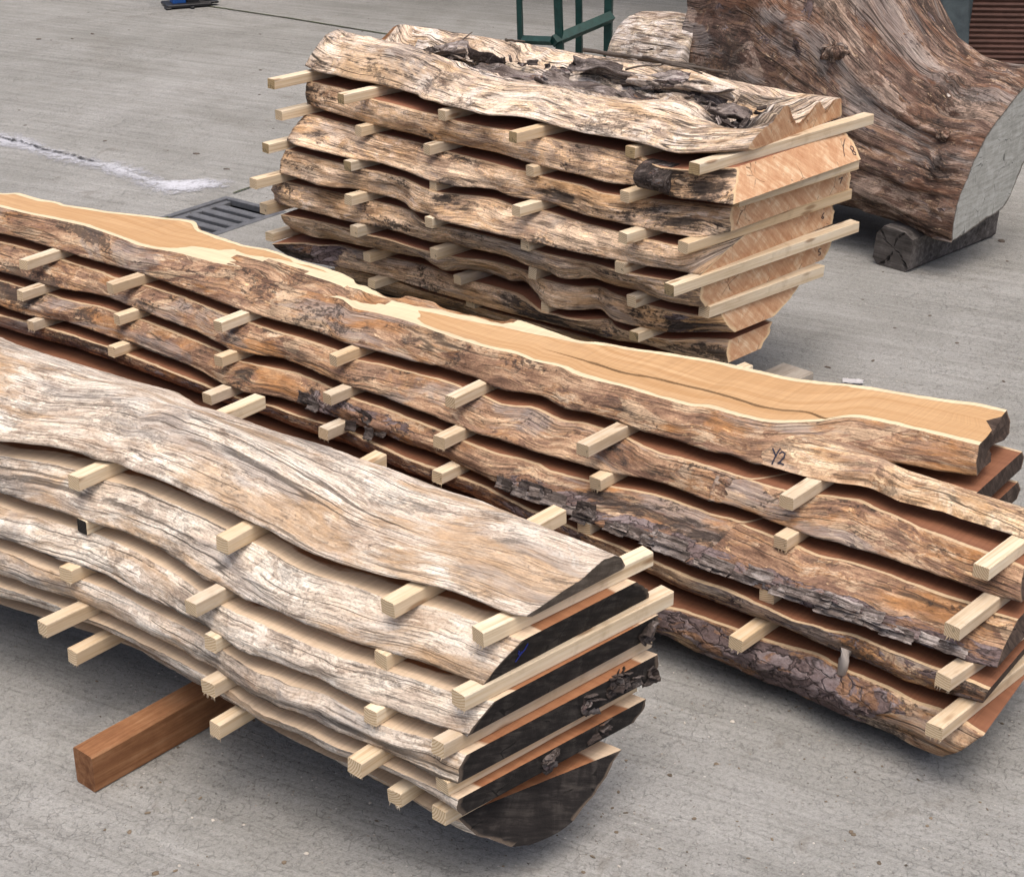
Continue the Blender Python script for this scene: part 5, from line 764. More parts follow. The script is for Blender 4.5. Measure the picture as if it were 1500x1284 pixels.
# sawn-off side branch on the slab marked 8
mb = MB(); cB = sv('C', .035, -.292, .594); av = (sv('C', 1, 0, 0)-sv('C', 0, 0, 0)).normalized(); au = (sv('C', 0, 1, 0)-sv('C', 0, 0, 0)).normalized()
def disc(c, a, b, n, ru, rz, dep, seed):
    V = []; F = []
    for k, (f, dd) in enumerate(((1.0, -dep), (1.0, 0.), (.86, .004), (.45, .006), (.0, .004))):
        for i in range(n):
            t = 2*math.pi*i/n; rr = f*(1+.10*float(pn(math.cos(t)*1.5, math.sin(t)*1.5, seed)))
            V.append(c+au*(math.cos(t)*ru*rr)+Vector((0, 0, math.sin(t)*rz*rr))+av*dd)
    for l in range(4):
        for i in range(n): F.append((l*n+i, l*n+(i+1) % n, l*n+n+(i+1) % n, l*n+n+i))
    return V, F
V, F = disc(cB, None, None, 28, .058, .033, .08, 4.)
o = mesh_obj('branch_stub', V, F, [M['cavity']], None, [True]*len(F), dict(s=[i*.011 for i in range(len(V))], w=[(i % 28)*.012 for i in range(len(V))], bark=[.3]*len(V), dark=[.25]*len(V)))
reparent(o, slabsC[7])
# loose bark, roots and twigs lying on the rear stack
rc = random.Random(3)
BK_POS = [(-1.03, -.005, .13, .07, .0), (-.94, -.015, .12, .075, .2), (-.86, -.04, .10, .07, .5), (-.83, -.01, .09, .05, -.2), (-.72, -.045, .12, .07, .1), (-.65, -.02, .07, .06, .9), (-.66, -.09, .11, .05, .0), (-.58, -.045, .10, .06, .3), (-.50, -.06, .09, .07, -.3), (-.52, .0, .10, .05, .1),
          (-.43, .015, .15, .07, .05), (-.40, -.07, .14, .06, .1), (-.29, -.055, .19, .075, .0), (-.22, .0, .16, .08, .15), (-.14, -.05, .16, .07, .2), (-.10, .01, .15, .065, -.1), (-.03, -.02, .13, .06, .3), (-.05, -.085, .12, .05, .1), (-.19, -.095, .15, .05, -.1), (.03, .005, .08, .045, .0), (.06, -.045, .07, .04, .7), (.10, -.07, .06, .04, -.6), (.07, -.085, .06, .035, .4), (.11, -.035, .05, .035, .9), (.04, -.07, .05, .04, -.9), (-.37, .10, .13, .035, .1), (-.30, .085, .11, .03, -.1)]
BK_POS = [q for k_, q in enumerate(BK_POS) if k_ in (0, 1, 2, 4, 6, 8, 10, 13, 15, 18, 20, 22, 24)]
for i, (v, u, L, W, rz) in enumerate(BK_POS):
    big = i < 4
    lab = ('curled silver grey bark shell at the left of the heap on the rear stack' if i == 0 else 'loose crumpled dark bark flake lying in the hollow of the rear stack top')
    chunk('bark_strip', 'C', v, u, caph(v, u)+(.018 if big else .010), (L, W, .006), rz, (R(rc.uniform(-25, 25)), R(rc.uniform(-14, 14))), M['bark'] if i % 3 else M['cavity'], 200+i, None, lab, 'bark', None if i == 0 else 'loose bark flakes on the rear stack', n=12, wr=.55 if big else .4)
SH = [(-1.0, .0, .20, .06, .05), (-.90, -.03, .24, .055, -.1), (-.74, -.075, .26, .05, -.25), (-.60, -.10, .24, .06, .05), (-.47, -.075, .28, .055, .05), (-.36, -.09, .30, .06, .0), (-.25, -.055, .30, .065, .25), (-.13, -.015, .28, .055, .2), (-.02, -.04, .22, .05, -.25), (-.30, -.01, .26, .045, .2), (-.55, -.04, .22, .04, .15)]
SH = SH[1::2]+[SH[8]]
for i, (v, u, L, W, rz) in enumerate(SH):   # long weathered shreds along the hollow
    chunk('bark_shred', 'C', v, u, caph(v, u)+.016, (L, W, .010), rz, (R(rc.uniform(-18, 18)), R(rc.uniform(-5, 5))), M['bark'] if i % 3 else M['E_wane'], 500+i, None, 'long grey twisted shred of dead bark along the hollow of the rear stack top', 'bark', 'long bark shreds on the rear stack', n=14, wr=.42)
for i in range(70):    # small curled scraps and needles in the hollow
    v = rc.choice([rc.gauss(-.88, .06), rc.gauss(-.60, .08), rc.gauss(.06, .045), rc.gauss(.06, .045), rc.gauss(-.15, .10)]); u = -.035+rc.gauss(0, .030)-(.06 if v > 0 else 0)
    chunk('bark_scrap', 'C', v, u, caph(v, u)+rc.uniform(.004, .022), (rc.uniform(.02, .05), rc.uniform(.006, .016), .003), rc.uniform(-1.5, 1.5), (R(rc.uniform(-70, 70)), R(rc.uniform(-40, 40))), M['cavity'] if i % 4 else M['bark'], 300+i, None, 'small dark curled bark scrap in the heap on the rear stack', 'bark', 'bark scraps heaped on the rear stack', n=5, wr=.7)
for i, (v, u, L, a, r) in enumerate([(-.40, .085, .30, .10, .006), (-.33, .06, .26, .16, .0055), (-.28, .10, .22, .02, .004), (-.25, .045, .20, -.12, .0045), (-.20, .075, .17, .45, .006), (-.36, .12, .18, .22, .0035), (-.30, .03, .14, .6, .003), (-.92, .01, .06, 1.2, .003), (-.77, .055, .07, 1.4, .004)]):
    pts = []; h0 = caph(v-L*.35*math.cos(a), u+.075-L*.35*math.sin(a)); h1 = caph(v+L*.35*math.cos(a), u+.075+L*.35*math.sin(a))
    for k in range(9):
        t = k/8-.5; q = sv('C', v+L*t*math.cos(a), u+.075+L*t*math.sin(a)+.006*float(pn(k*.5, i*3.3)), h0+(h1-h0)*(t+.5)+r+.012+.007*float(pn(k*.6, i*5.1)))
        pts.append(q)
    mb = MB(); mb.tube(pts, [r*(1-.06*k) for k in range(9)], 7)
    o = mb.build('twig', M['twig']); c = sum(pts, Vector())/9
    for vv in o.data.vertices: vv.co -= c
    o.location = c; tag(o, ('thickest dead twig across the bark heap of the rear stack' if i == 0 else 'thin dead grey twig lying among bark on the rear stack'), 'twig', None if i == 0 else 'dead twigs on the rear stack')

# ------------------------------------------------------------------ stickers (spacer battens)
ORD = ['first', 'second', 'third', 'fourth', 'fifth', 'sixth', 'seventh', 'eighth']
SN = dict(A='front', B='long middle', C='rear')
def sticker(L, w, h, seed, dark, split):
    r = random.Random(seed); n = 9; b = .0014; mb = MB(); V = []; F = []; fm = []
    prof = [(-w/2+b, -h/2), (w/2-b, -h/2), (w/2, -h/2+b), (w/2, h/2-b), (w/2-b, h/2), (-w/2+b, h/2), (-w/2, h/2-b), (-w/2, -h/2+b)]
    xs = [-L/2, -L/2+.0025]+[(-.5+(i+1)/n)*L for i in range(n-1)]+[L/2-.0025, L/2]
    sl = r.uniform(-.10, .10); s2 = r.uniform(-.1, .1)
    for i, x in enumerate(xs):
        for y, z in prof:
            dx = (sl*y+s2*z+r.uniform(-.0006, .0006)) if i in (0, len(xs)-1) else 0
            V.append((x+dx, y+r.uniform(-.0003, .0003), z+(r.uniform(-.0002, .0) if z > 0 else r.uniform(0, .0002))))
    for i in range(len(xs)-1):
        for k in range(8): F.append((i*8+k, i*8+8+k, i*8+8+(k+1) % 8, i*8+(k+1) % 8)); fm.append(0)
    F.append(tuple(range(8))); fm.append(1); e = (len(xs)-1)*8; F.append(tuple(range(e+7, e-1, -1))); fm.append(1)
    return V, F, fm
cnt = {}
for i, (st, row, z0, z1, x, y, ang, L, dk) in enumerate(STICKERS):
    key = (st, row); cnt[key] = cnt.get(key, 0)+1; tot = sum(1 for s in STICKERS if (s[0], s[1]) == key)
    if L < .2: tot_lab = 'pale batten end poking out under the short lowest end of the rear stack'
    w = (.027 if st != 'C' else .029)+.0025*math.sin(i*7.3)
    if st == 'B' and x > -.1: w = .029
    V, F, fm = sticker(L, w, z1-z0, i*17+3, dk, 0)
    endm = [M['pine_end'], M['pine_end_black'], M['pine_end_dirty']][dk]
    a = R(ang); cx = x+math.cos(a)*L/2; cy = y+math.sin(a)*L/2
    o = mesh_obj('spacer_batten', V, F, [M['pine'], endm], fm, None, None, None, (cx, cy, (z0+z1)/2), a)
    look = {0: 'pale batten', 1: 'black ended batten', 2: 'dirty ended batten'}[dk]
    lab = f"{look} in the {SN[st]} stack, {ORD[row-1]} gap from the top, {ORD[cnt[key]-1]} from the left"
    if L < .2: lab = tot_lab
    tag(o, lab, 'batten', f'spacer battens of the {SN[st]} stack')
    # furry saw splinters under the near end
    rr = random.Random(i)
    if st != 'C' and rr.random() < .6 and dk == 0:
        sp = MB()
        for k in range(rr.randint(4, 9)):
            yy = rr.uniform(-w/2, w/2); le = rr.uniform(.003, .009)
            p = Vector((-L/2+.001, yy, -(z1-z0)/2+.001)); q = p+Vector((rr.uniform(-.004, .0), rr.uniform(-.002, .002), -le)); m_ = (p+q)/2+Vector((-.001, 0, 0))
            sp.add([p+Vector((0, .0008, 0)), p-Vector((0, .0008, 0)), q, p+Vector((.001, 0, 0))], [(0, 1, 2), (1, 3, 2), (3, 0, 2), (0, 3, 1)])
        so = sp.build('splinter', M['pine'], o)

# ------------------------------------------------------------------ writing
def ribbon(strokes, nrm, wd, mat, parent, name):
    n = Vector(nrm).normalized(); mb = MB()
    for st in strokes:
        P = [Vector(p) for p in st]; Q = [P[0]]
        for a, b in zip(P, P[1:]):
            for k in range(1, 5): Q.append(a.lerp(b, k/4))
        V = []; F = []
        for i, p in enumerate(Q):
            d = (Q[min(i+1, len(Q)-1)]-Q[max(i-1, 0)]).normalized(); s = d.cross(n).normalized()*wd*(.8+.35*float(pn(i*.7, wd*900)))
            for sgn, h in ((-1, .0), (1, .0), (1, .0009), (-1, .0009)): V.append(p+s*sgn+n*h)
        for i in range(len(Q)-1):
            for k in range(4): F.append((i*4+k, i*4+(k+1) % 4, i*4+4+(k+1) % 4, i*4+4+k))
        F += [(3, 2, 1, 0), tuple(range(len(V)-4, len(V)))]
        mb.add(V, F)
    o = mb.build(name, mat); reparent(o, parent); return o
def endn(ang): return (math.sin(R(ang)), -math.cos(R(ang)), 0)
bpy.context.view_layer.update()
from mathutils.bvhtree import BVHTree
def snap(parent, strokes, nrm, back=.05, more=()):
    me = parent.data; mw = parent.matrix_world
    bvs = [BVHTree.FromPolygons([o_.matrix_world @ v.co for v in o_.data.vertices], [p.vertices for p in o_.data.polygons]) for o_ in (parent, *more)]
    n = Vector(nrm).normalized(); out = []
    for st in strokes:
        P = [Vector(p) for p in st]; Q = [P[0]]
        for a, b in zip(P, P[1:]): Q += [a.lerp(b, .34), a.lerp(b, .67), b]
        r = []
        for p in Q:
            hs = [h[0] for h in (b_.ray_cast(p+n*back, -n, .2) for b_ in bvs) if h[0] is not None]; r.append((max(hs, key=lambda c: c.dot(n)) if hs else p)+n*.0004)
        out.append(r)
    return out
eC, eA, eB = endn(45.3), endn(41.1), endn(52.)
for nm, k in (('8', 7), ('7', 6), ('6', 5), ('5', 4)):
    ribbon(snap(slabsC[k], MARKS[nm], eC), eC, .0011, M['ink'], slabsC[k], 'written_mark')
wn = (math.cos(R(STK['B']['ang']-90))*.6, math.sin(R(STK['B']['ang']-90))*.6, .8)
ribbon(snap(B5, MARKS['Y2'], wn, more=[prB5]), wn, .0017, M['ink'], B5, 'written_mark')
ribbon(snap(B5, MARKS['B2'], eB), eB, .0016, M['ink'], B5, 'written_mark')
ribbon(snap(A5, MARKS['A5'], eA), eA, .0010, M['blueink'], A5, 'written_mark')
# ------------------------------------------------------------------ big log on its block
def catmull_closed(P, n):
    P = np.array(P, float); m = len(P); t = np.linspace(0, m, n, endpoint=False); i = t.astype(int); f = (t-i)[:, None]
    a, b, c, d = P[(i-1) % m], P[i % m], P[(i+1) % m], P[(i+2) % m]
    return .5*(2*b+(c-a)*f+(2*a-5*b+4*c-d)*f**2+(3*b-a-3*c+d)*f**3)
ST_D = [(0.0, [(.012,.120),(-.002,.128),(.006,.235),(.05,.312),(.11,.405),(.20,.478),(.30,.538),(.385,.56),(.43,.53),(.42,.45),(.375,.355),(.325,.265),(.258,.174),(.13,.145)]),
        (.20, [(.05,.112),(-.005,.17),(-.005,.26),(.035,.34),(.09,.42),(.18,.50),(.29,.555),(.385,.55),(.455,.51),(.49,.44),(.45,.32),(.37,.225),(.27,.15),(.15,.118)]),
        (.36, [(.06,.115),(-.02,.18),(-.035,.28),(-.01,.38),(.05,.48),(.15,.60),(.26,.665),(.36,.645),(.46,.57),(.53,.50),(.50,.36),(.41,.24),(.29,.15),(.17,.12)]),
        (.55, [(.05,.125),(-.035,.19),(-.06,.30),(-.045,.45),(.01,.63),(.11,.81),(.24,.93),(.37,.92),(.50,.80),(.58,.64),(.55,.40),(.44,.25),(.29,.15),(.17,.125)]),
        (.80, [(.06,.13),(-.04,.20),(-.065,.33),(-.05,.52),(.0,.74),(.10,.96),(.25,1.12),(.40,1.15),(.57,1.0),(.62,.70),(.56,.42),(.45,.26),(.30,.16),(.17,.13)]),
        (1.10, [(.09,.14),(.01,.21),(-.03,.34),(-.03,.52),(.01,.74),(.10,.96),(.25,1.13),(.40,1.16),(.57,1.0),(.62,.70),(.56,.42),(.45,.26),(.30,.16),(.19,.14)])]
NR = 190; tD = np.arange(0, 1.101, .0095); polys = np.array([catmull_closed(p, NR) for _, p in ST_D]); ts = np.array([t for t, _ in ST_D])
PD = np.stack([[np.interp(tD, ts, polys[:, j, c]) for j in range(NR)] for c in (0, 1)], -1).transpose(1, 0, 2)
for j in range(NR):
    for c in (0, 1): PD[:, j, c] = sm(PD[:, j, c], 4)
PD[0] = polys[0]
Tg, Jg = np.meshgrid(tD, np.arange(NR), indexing='ij')
cen = PD.mean(1, keepdims=True); rad = PD-cen; rl = np.linalg.norm(rad, axis=2, keepdims=True); dirn = rad/rl
wp = Jg/NR*1.7
cx_, cy_ = np.cos(2*np.pi*Jg/NR)*.27, np.sin(2*np.pi*Jg/NR)*.27
env = np.minimum(1, .25+(Tg)/.08)
rdg = 1-np.abs(fbm(Tg*1.8+.5*cx_, cx_*16, cy_*16, 3))*2.0
disp = (.026*fbm(Tg*2.8, cx_*9, cy_*9, 3)+.016*np.clip(rdg, -.5, 1)+.010*fbm(Tg*4, cx_*34, cy_*34, 4)+.004*fbm(Tg*7, cx_*110, cy_*110, 3))*env
darkD = np.zeros_like(Tg); barkD = .25*np.ones_like(Tg)
KN = [(.21, .20, .50, .060, .034, .35), (.075, .045, .33, .050, .030, .9), (.34, .06, .50, .03, .012, .5), (.16, .10, .44, .04, -.012, .7), (.62, .0, .62, .06, .014, .4), (.47, .1, .75, .05, .012, .6)]
for (t, w, z, r, h, da) in KN:
    e = ((Tg-t)**2+(PD[..., 0]-w)**2+(PD[..., 1]-z)**2)/r**2
    lump = 1+.9*fbm(Tg*30, cx_*60, cy_*60, 3)
    disp += h*np.exp(-e)*lump; darkD = np.maximum(darkD, da*np.exp(-e*1.1))
PD = PD+dirn*disp[..., None]
rings = np.stack([Tg, PD[..., 0], PD[..., 1]], -1)
stkD = dict(ang=132., org=D['e'][:2])
# local axes: x along the log, y = +w must point to the sticker direction; frame (132 deg) has y at 222 deg, so mirror w
rings[..., 1] *= -1
uang = 47.
def dxy(t, w, z): return Vector((D['e'][0]+t*math.cos(R(132))+w*math.cos(R(uang)), D['e'][1]+t*math.sin(R(132))+w*math.sin(R(uang)), z))
log = ring_mesh('sawn_trunk', stkD, rings, wp, Tg, np.zeros_like(Tg), barkD, darkD, np.ones((len(tD)-1, NR), int), [M['D_end'], M['D_wane'], M['D_end'], M['D_wane']], (True, True), endmats=(2, 3), smoothz=(1, 3))
tag(log, 'huge dark brown trunk with a grey waxed end, propped behind the rear stack', 'log')
# pale grey limb leaving the far end of the trunk
tl = np.linspace(0, 1, 60); n2 = 56
ang = np.linspace(0, 2*np.pi, n2, endpoint=False)
Tl, Al = np.meshgrid(tl, ang, indexing='ij')
rl_ = np.where(Tl < .8, .19-.012*Tl, .178*np.sqrt(np.clip(1-((Tl-.8)/.2)**2*.93, .001, 1)))
rl_ = rl_*(1+.10*fbm(Tl*2, np.cos(Al)*1.2, np.sin(Al)*1.2, 3)+.035*fbm(Tl*3, np.cos(Al)*7, np.sin(Al)*7, 3))
lw = .06+np.cos(Al)*rl_*.9; lz = .445+np.sin(Al)*rl_*.92-.02*Tl
rl3 = np.stack([1.04+Tl*.40, -lw, lz], -1)
limb = ring_mesh('limb_stub', stkD, rl3, Al/(2*np.pi)*1.1, Tl*.5, np.zeros_like(Tl), .1+np.zeros_like(Tl), .0*Tl, np.ones((59, n2), int), [M['E_wane'], M['E_wane'], M['E_wane'], M['E_wane']], (True, True), endmats=(2, 2), smoothz=(1, 2))
reparent(limb, log)
# burls: lumpy, folded knots standing proud of the flank
def burl(t, w, z, r, seed, mat):
    a1, a2 = np.meshgrid(np.linspace(0, np.pi, 30), np.linspace(0, 2*np.pi, 44, endpoint=False), indexing='ij')
    X, Y, Z = np.sin(a1)*np.cos(a2), np.sin(a1)*np.sin(a2), np.cos(a1)
    k = r*(1+.45*fbm(X*1.7+seed, Y*1.7, Z*1.7, 3)-.28*np.abs(fbm(X*4+seed, Y*4, Z*4, 3)))
    p = np.stack([X*k*1.1, Y*k*.8, Z*k*.75], -1).reshape(-1, 3); m = 44
    F = [(i*m+j, i*m+m+j, i*m+m+(j+1) % m, i*m+(j+1) % m) for i in range(29) for j in range(m)]
    o = mesh_obj('burl', p, F, [mat], None, [True]*len(F), dict(s=(a1*r).ravel()+seed, w=(a2*r).ravel(), bark=[.2]*len(p), dark=(.55-.5*np.clip((k/r-.8)*2, 0, 1)).ravel()))
    o.location = dxy(t, w, z); o.rotation_euler = (.3*seed, .2, seed); reparent(o, log)
burl(.215, .185, .475, .058, 2.3, M['E_wane']); burl(.075, .062, .325, .046, 5.1, M['cavity']); burl(.12, .09, .40, .03, 7.7, M['D_wane']); burl(.50, .02, .60, .04, 9.2, M['D_wane'])
for k in ('label', 'category'): pass
# weathered block under the trunk
mb = MB(); a = Vector((1.121, 4.927, 0)); b = Vector((1.208, 4.838, 0)); wv = (b-a); W_ = wv.length; f = wv.normalized(); g = Vector((-f.y, f.x, 0))
LB = .50; n_ = 40; V = []; F = []
prof = []
Hb = .128; c_ = .022
for (x, z) in [(c_*.6, 0), (W_-c_*.5, 0), (W_, c_*.5), (W_+.004, Hb-c_), (W_-c_*1.2, Hb-.004), (c_*1.1, Hb), (0, Hb-c_*1.3), (-.006, c_)]: prof.append((x, z))
den = []
for i in range(8):
    p, q = prof[i], prof[(i+1) % 8]
    for k in range(8): den.append((p[0]+(q[0]-p[0])*k/8, p[1]+(q[1]-p[1])*k/8))
m_ = len(den); cp = Vector((W_*.52, Hb*.52))
cracks = [1.2, 2.55, 4.3, 5.6]
for i in range(24):
    y = LB*i/23
    for (x, z) in den:
        t = math.atan2(z-cp.y, x-cp.x) % (2*math.pi); nn = .0022*float(pn(x*40, z*40, y*9))
        V.append((x+nn, y, max(0, z+nn)))
for i in range(23):
    for k in range(m_): F.append((i*m_+k, i*m_+(k+1) % m_, i*m_+m_+(k+1) % m_, i*m_+m_+k))
fmat = [0]*len(F)
# end grain as fans between the radial splits, with the splits sunk into the face
R2 = 6
base = len(V)
for r_ in range(1, R2+1):
    s = 1-r_/R2
    for (x, z) in den:
        px_, pz_ = cp.x+(x-cp.x)*s, cp.y+(z-cp.y)*s; t = math.atan2(z-cp.y, x-cp.x) % (2*math.pi)
        cr = min(abs(t-c-.15*math.sin(s*5)) for c in cracks)
        V.append((px_, (.012 if cr < .075 else .0)+.0015*float(pn(px_*60, pz_*60, 3.)), max(pz_, 0.0)))
prev = list(range(m_))
for r_ in range(R2):
    cur = [base+r_*m_+k for k in range(m_)]
    for k in range(m_): F.append((prev[k], cur[k], cur[(k+1) % m_], prev[(k+1) % m_])); fmat.append(0)
    prev = cur
F.append(tuple(23*m_+k for k in range(m_))); fmat.append(0)
blk = mesh_obj('support_block', V, F, [M['block']], fmat, None, None, None, a, math.atan2(f.y, f.x))
tag(blk, 'black weathered timber block with split end grain under the huge trunk', 'timber block')

# ------------------------------------------------------------------ beam, board, sheet
b0 = Vector((*BEAM[0], 0)); b1 = Vector((*BEAM[1], 0)); f = (b1-b0).normalized(); wB = (b1-b0).length
dirb = Vector((math.cos(R(50)), math.sin(R(50)), 0))
Lb = .78; cb = (b0+b1)/2+dirb*Lb/2
def timber(L, w, h, bev, seed, nx=26):
    r = random.Random(seed); V = []; F = []; pr = []
    base = [(-w/2+bev, -h/2), (w/2-bev, -h/2), (w/2, -h/2+bev), (w/2, h/2-bev), (w/2-bev, h/2), (-w/2+bev, h/2), (-w/2, h/2-bev), (-w/2, -h/2+bev)]
    for i in range(8):
        p, q = base[i], base[(i+1) % 8]
        for k in range(4): pr.append((p[0]+(q[0]-p[0])*k/4, p[1]+(q[1]-p[1])*k/4))
    m = len(pr)
    for i in range(nx):
        x = -L/2+L*i/(nx-1)
        for y, z in pr:
            k = .0011*float(pn(x*9, y*60, seed+z*60)); V.append((x, y+k, z+(k if z > -h/2+.002 else 0)))
    for i in range(nx-1):
        for k in range(m): F.append((i*m+k, i*m+m+k, i*m+m+(k+1) % m, i*m+(k+1) % m))
    F += [tuple(range(m)), tuple(range((nx-1)*m+m-1, (nx-1)*m-1, -1))]
    return V, F
V, F = timber(Lb, wB, .071, .003, 3)
o = mesh_obj('support_beam', V, F, [M['beam']], None, None, None, None, (cb.x, cb.y, .0355), R(50))
tag(o, 'reddish brown squared timber beam on the concrete under the front stack', 'beam')
bc = sum((Vector((*p, 0)) for p in BOARD), Vector())/4
e1 = Vector((*BOARD[2], 0))-Vector((*BOARD[1], 0)); e2 = Vector((*BOARD[0], 0))-Vector((*BOARD[1], 0))
V, F = timber(.34, e1.length, .02, .002, 8)
aa = math.atan2(e2.y, e2.x); e2n = e2.normalized(); top = (Vector((*BOARD[1], 0))+Vector((*BOARD[2], 0)))/2
c2 = top+e2n*.17
o = mesh_obj('loose_board', V, F, [M['board']], None, None, None, None, (c2.x, c2.y, .0105), aa)
tag(o, 'weathered grey board end on the concrete behind the long stack', 'board')
# crumpled white sheet
gx, gy = np.meshgrid(np.linspace(-1, 1, 15), np.linspace(-1, 1, 11), indexing='ij')
X = gx*.026*(1+.2*pn(gx*2, gy*2, 1.)); Y = gy*.014*(1+.2*pn(gx*2, gy*2, 6.)); Z = .004+.006*np.abs(fbm(gx*1.6, gy*1.6, 4., 3))
ix = np.arange(165).reshape(15, 11); F = [(ix[i, j], ix[i+1, j], ix[i+1, j+1], ix[i, j+1]) for i in range(14) for j in range(10)]
top_ = np.stack([X, Y, Z], -1).reshape(-1, 3); bot_ = top_-np.array([0, 0, .002]); F += [tuple(x+165 for x in f[::-1]) for f in F]
o = mesh_obj('plastic_sheet', np.concatenate([top_, bot_]), F, [M['white']], None, [True]*len(F), None, None, ((WHITE[0][0]+WHITE[1][0])/2, (WHITE[0][1]+WHITE[1][1])/2+.004, 0), R(-12))
tag(o, 'scrap of crumpled white plastic on the concrete behind the long stack', 'plastic sheet')

# ------------------------------------------------------------------ ground
gv = [Vector((*p, 0)) for p in GRATE]; gc = sum(gv, Vector())/4
gang = math.atan2(gv[1].y-gv[2].y, gv[1].x-gv[2].x)   # along the long side
ga = Vector((math.cos(gang), math.sin(gang), 0)); gb = Vector((-ga.y, ga.x, 0))
gl = ((gv[1]-gv[2]).length+(gv[0]-gv[3]).length)/2; gw = ((gv[0]-gv[1]).length+(gv[3]-gv[2]).length)/2
gl = .46; gc = (gv[0]+gv[1])/2-ga*gl/2
mb = MB(); hx, hy = gl/2, gw/2
hole = [gc+ga*x+gb*y for x, y in ((-hx, -hy), (hx, -hy), (hx, hy), (-hx, hy))]
far = [gc+ga*x+gb*y for x, y in ((-90, -90), (90, -90), (90, 90), (-90, 90))]
V = [tuple(p) for p in hole+far]; F = [(i, 4+i, 4+(i+1) % 4, (i+1) % 4) for i in range(4)]
F = [tuple(reversed(f)) for f in F]
ground = mesh_obj('ground', V, F, [M['concrete']]); tag(ground, kind='structure')
# drain grate set into it
root = bpy.data.objects.new('drain_grate', None); COL.objects.link(root); root.location = gc; root.rotation_euler = (0, 0, gang)
tag(root, 'black slotted iron drain grate set flush in the concrete', 'drain')
mb = MB(); fr = .022
for (x, y, sx, sy) in ((0, -hy+fr/2, gl, fr), (0, hy-fr/2, gl, fr), (-hx+fr/2, 0, fr, gw-2*fr), (hx-fr/2, 0, fr, gw-2*fr)): mb.box((x, y, -.008), (sx-.0005, sy-.0005, .022), bev=.002)
mb.build('frame', M['iron'], root)
mb = MB(); nb_ = 7; pit = (gl-2*fr)/(nb_)
for k in range(nb_+1):
    x = -hx+fr+pit*k; 
    if 0 < k < nb_+0: mb.box((x, 0, -.012), (pit*.55, gw-2*fr-.001, .018), bev=.003)
for y in (-hy+fr+.012, hy-fr-.012): mb.box((0, y, -.0125), (gl-2*fr-.001, .024, .0165), bev=.002)
mb.build('bars', M['iron'], root)
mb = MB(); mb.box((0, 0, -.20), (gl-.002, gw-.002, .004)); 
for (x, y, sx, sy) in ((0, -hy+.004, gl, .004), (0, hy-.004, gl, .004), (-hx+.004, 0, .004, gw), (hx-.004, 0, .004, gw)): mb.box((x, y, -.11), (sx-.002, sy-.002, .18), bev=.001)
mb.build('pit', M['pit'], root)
def strip(pts, w, z, name, mat, jit=.3, seed=1., thick=.0015):
    P = [Vector((*p, 0)) for p in pts]; Q = []
    for a, b in zip(P, P[1:]):
        k = max(2, int((b-a).length/.02)); Q += [a.lerp(b, i/k) for i in range(k)]
    Q.append(P[-1]); V = []; F = []
    for i, p in enumerate(Q):
        d = (Q[min(i+1, len(Q)-1)]-Q[max(i-1, 0)]).normalized(); n = Vector((-d.y, d.x, 0))
        a = w*(.5+jit*float(pn(i*.35, seed))); b = w*(.5+jit*float(pn(i*.35, seed+8)))
        V += [p+n*a+Vector((0, 0, z)), p-n*b+Vector((0, 0, z))]
    for i in range(len(Q)-1): F.append((2*i, 2*i+1, 2*i+3, 2*i+2))
    return mesh_obj(name, V, F, [mat])
tag(strip(JOINT+[(.6, 7.5), (3.0, 5.75), (9., 1.4)], .014, .004, 'joint_line', M['joint']), kind='structure')
g0, g1 = Vector(GJOINT[1]), Vector(GJOINT[3]); gd = (g1-g0).normalized()
tag(strip([tuple(g0), tuple(g0+gd*2.6)], .008, .004, 'joint_line', M['joint'], seed=5.), kind='structure')
q0 = Vector(GRATE[3]); tag(strip([tuple(q0-gd*3.), tuple(q0-gd*.01)], .008, .004, 'joint_line', M['joint'], seed=7.), kind='structure')
# worn white paint
pp = np.array(PAINT); n_top = 14
upper = pp[:14]; lower = pp[18:][::-1]; lower = pp[17:][::-1]
s_ = np.linspace(0, 1, 150)
def resample(a, s):
    L = np.concatenate([[0], np.cumsum(np.linalg.norm(np.diff(a, axis=0), axis=1))]); L /= L[-1]
    return np.stack([np.interp(s, L, a[:, 0]), np.interp(s, L, a[:, 1])], -1)
U_, L_ = resample(upper, s_), resample(lower, s_); tt = np.linspace(-.18, 1.18, 17)
G = U_[:, None]+(L_-U_)[:, None]*tt[None, :, None]
wd = np.linalg.norm(L_-U_, axis=1)[:, None]
dd = np.minimum(tt, 1-tt)[None]*wd; dd = np.minimum(dd, (.02+(1-s_)[:, None]*1.2))
ix = np.arange(150*17).reshape(150, 17); F = [(ix[i, j], ix[i, j+1], ix[i+1, j+1], ix[i+1, j]) for i in range(149) for j in range(16)]
o = mesh_obj('paint_line', np.concatenate([G, np.full((150, 17, 1), .004)], -1).reshape(-1, 3), F, [M['paint']], None, None, dict(d=dd.reshape(-1)))
tag(o, kind='structure')
tag(strip(PAINT_SEAM, .020, .008, 'tar_seam', M['seam'], jit=.9, seed=3.), kind='structure')
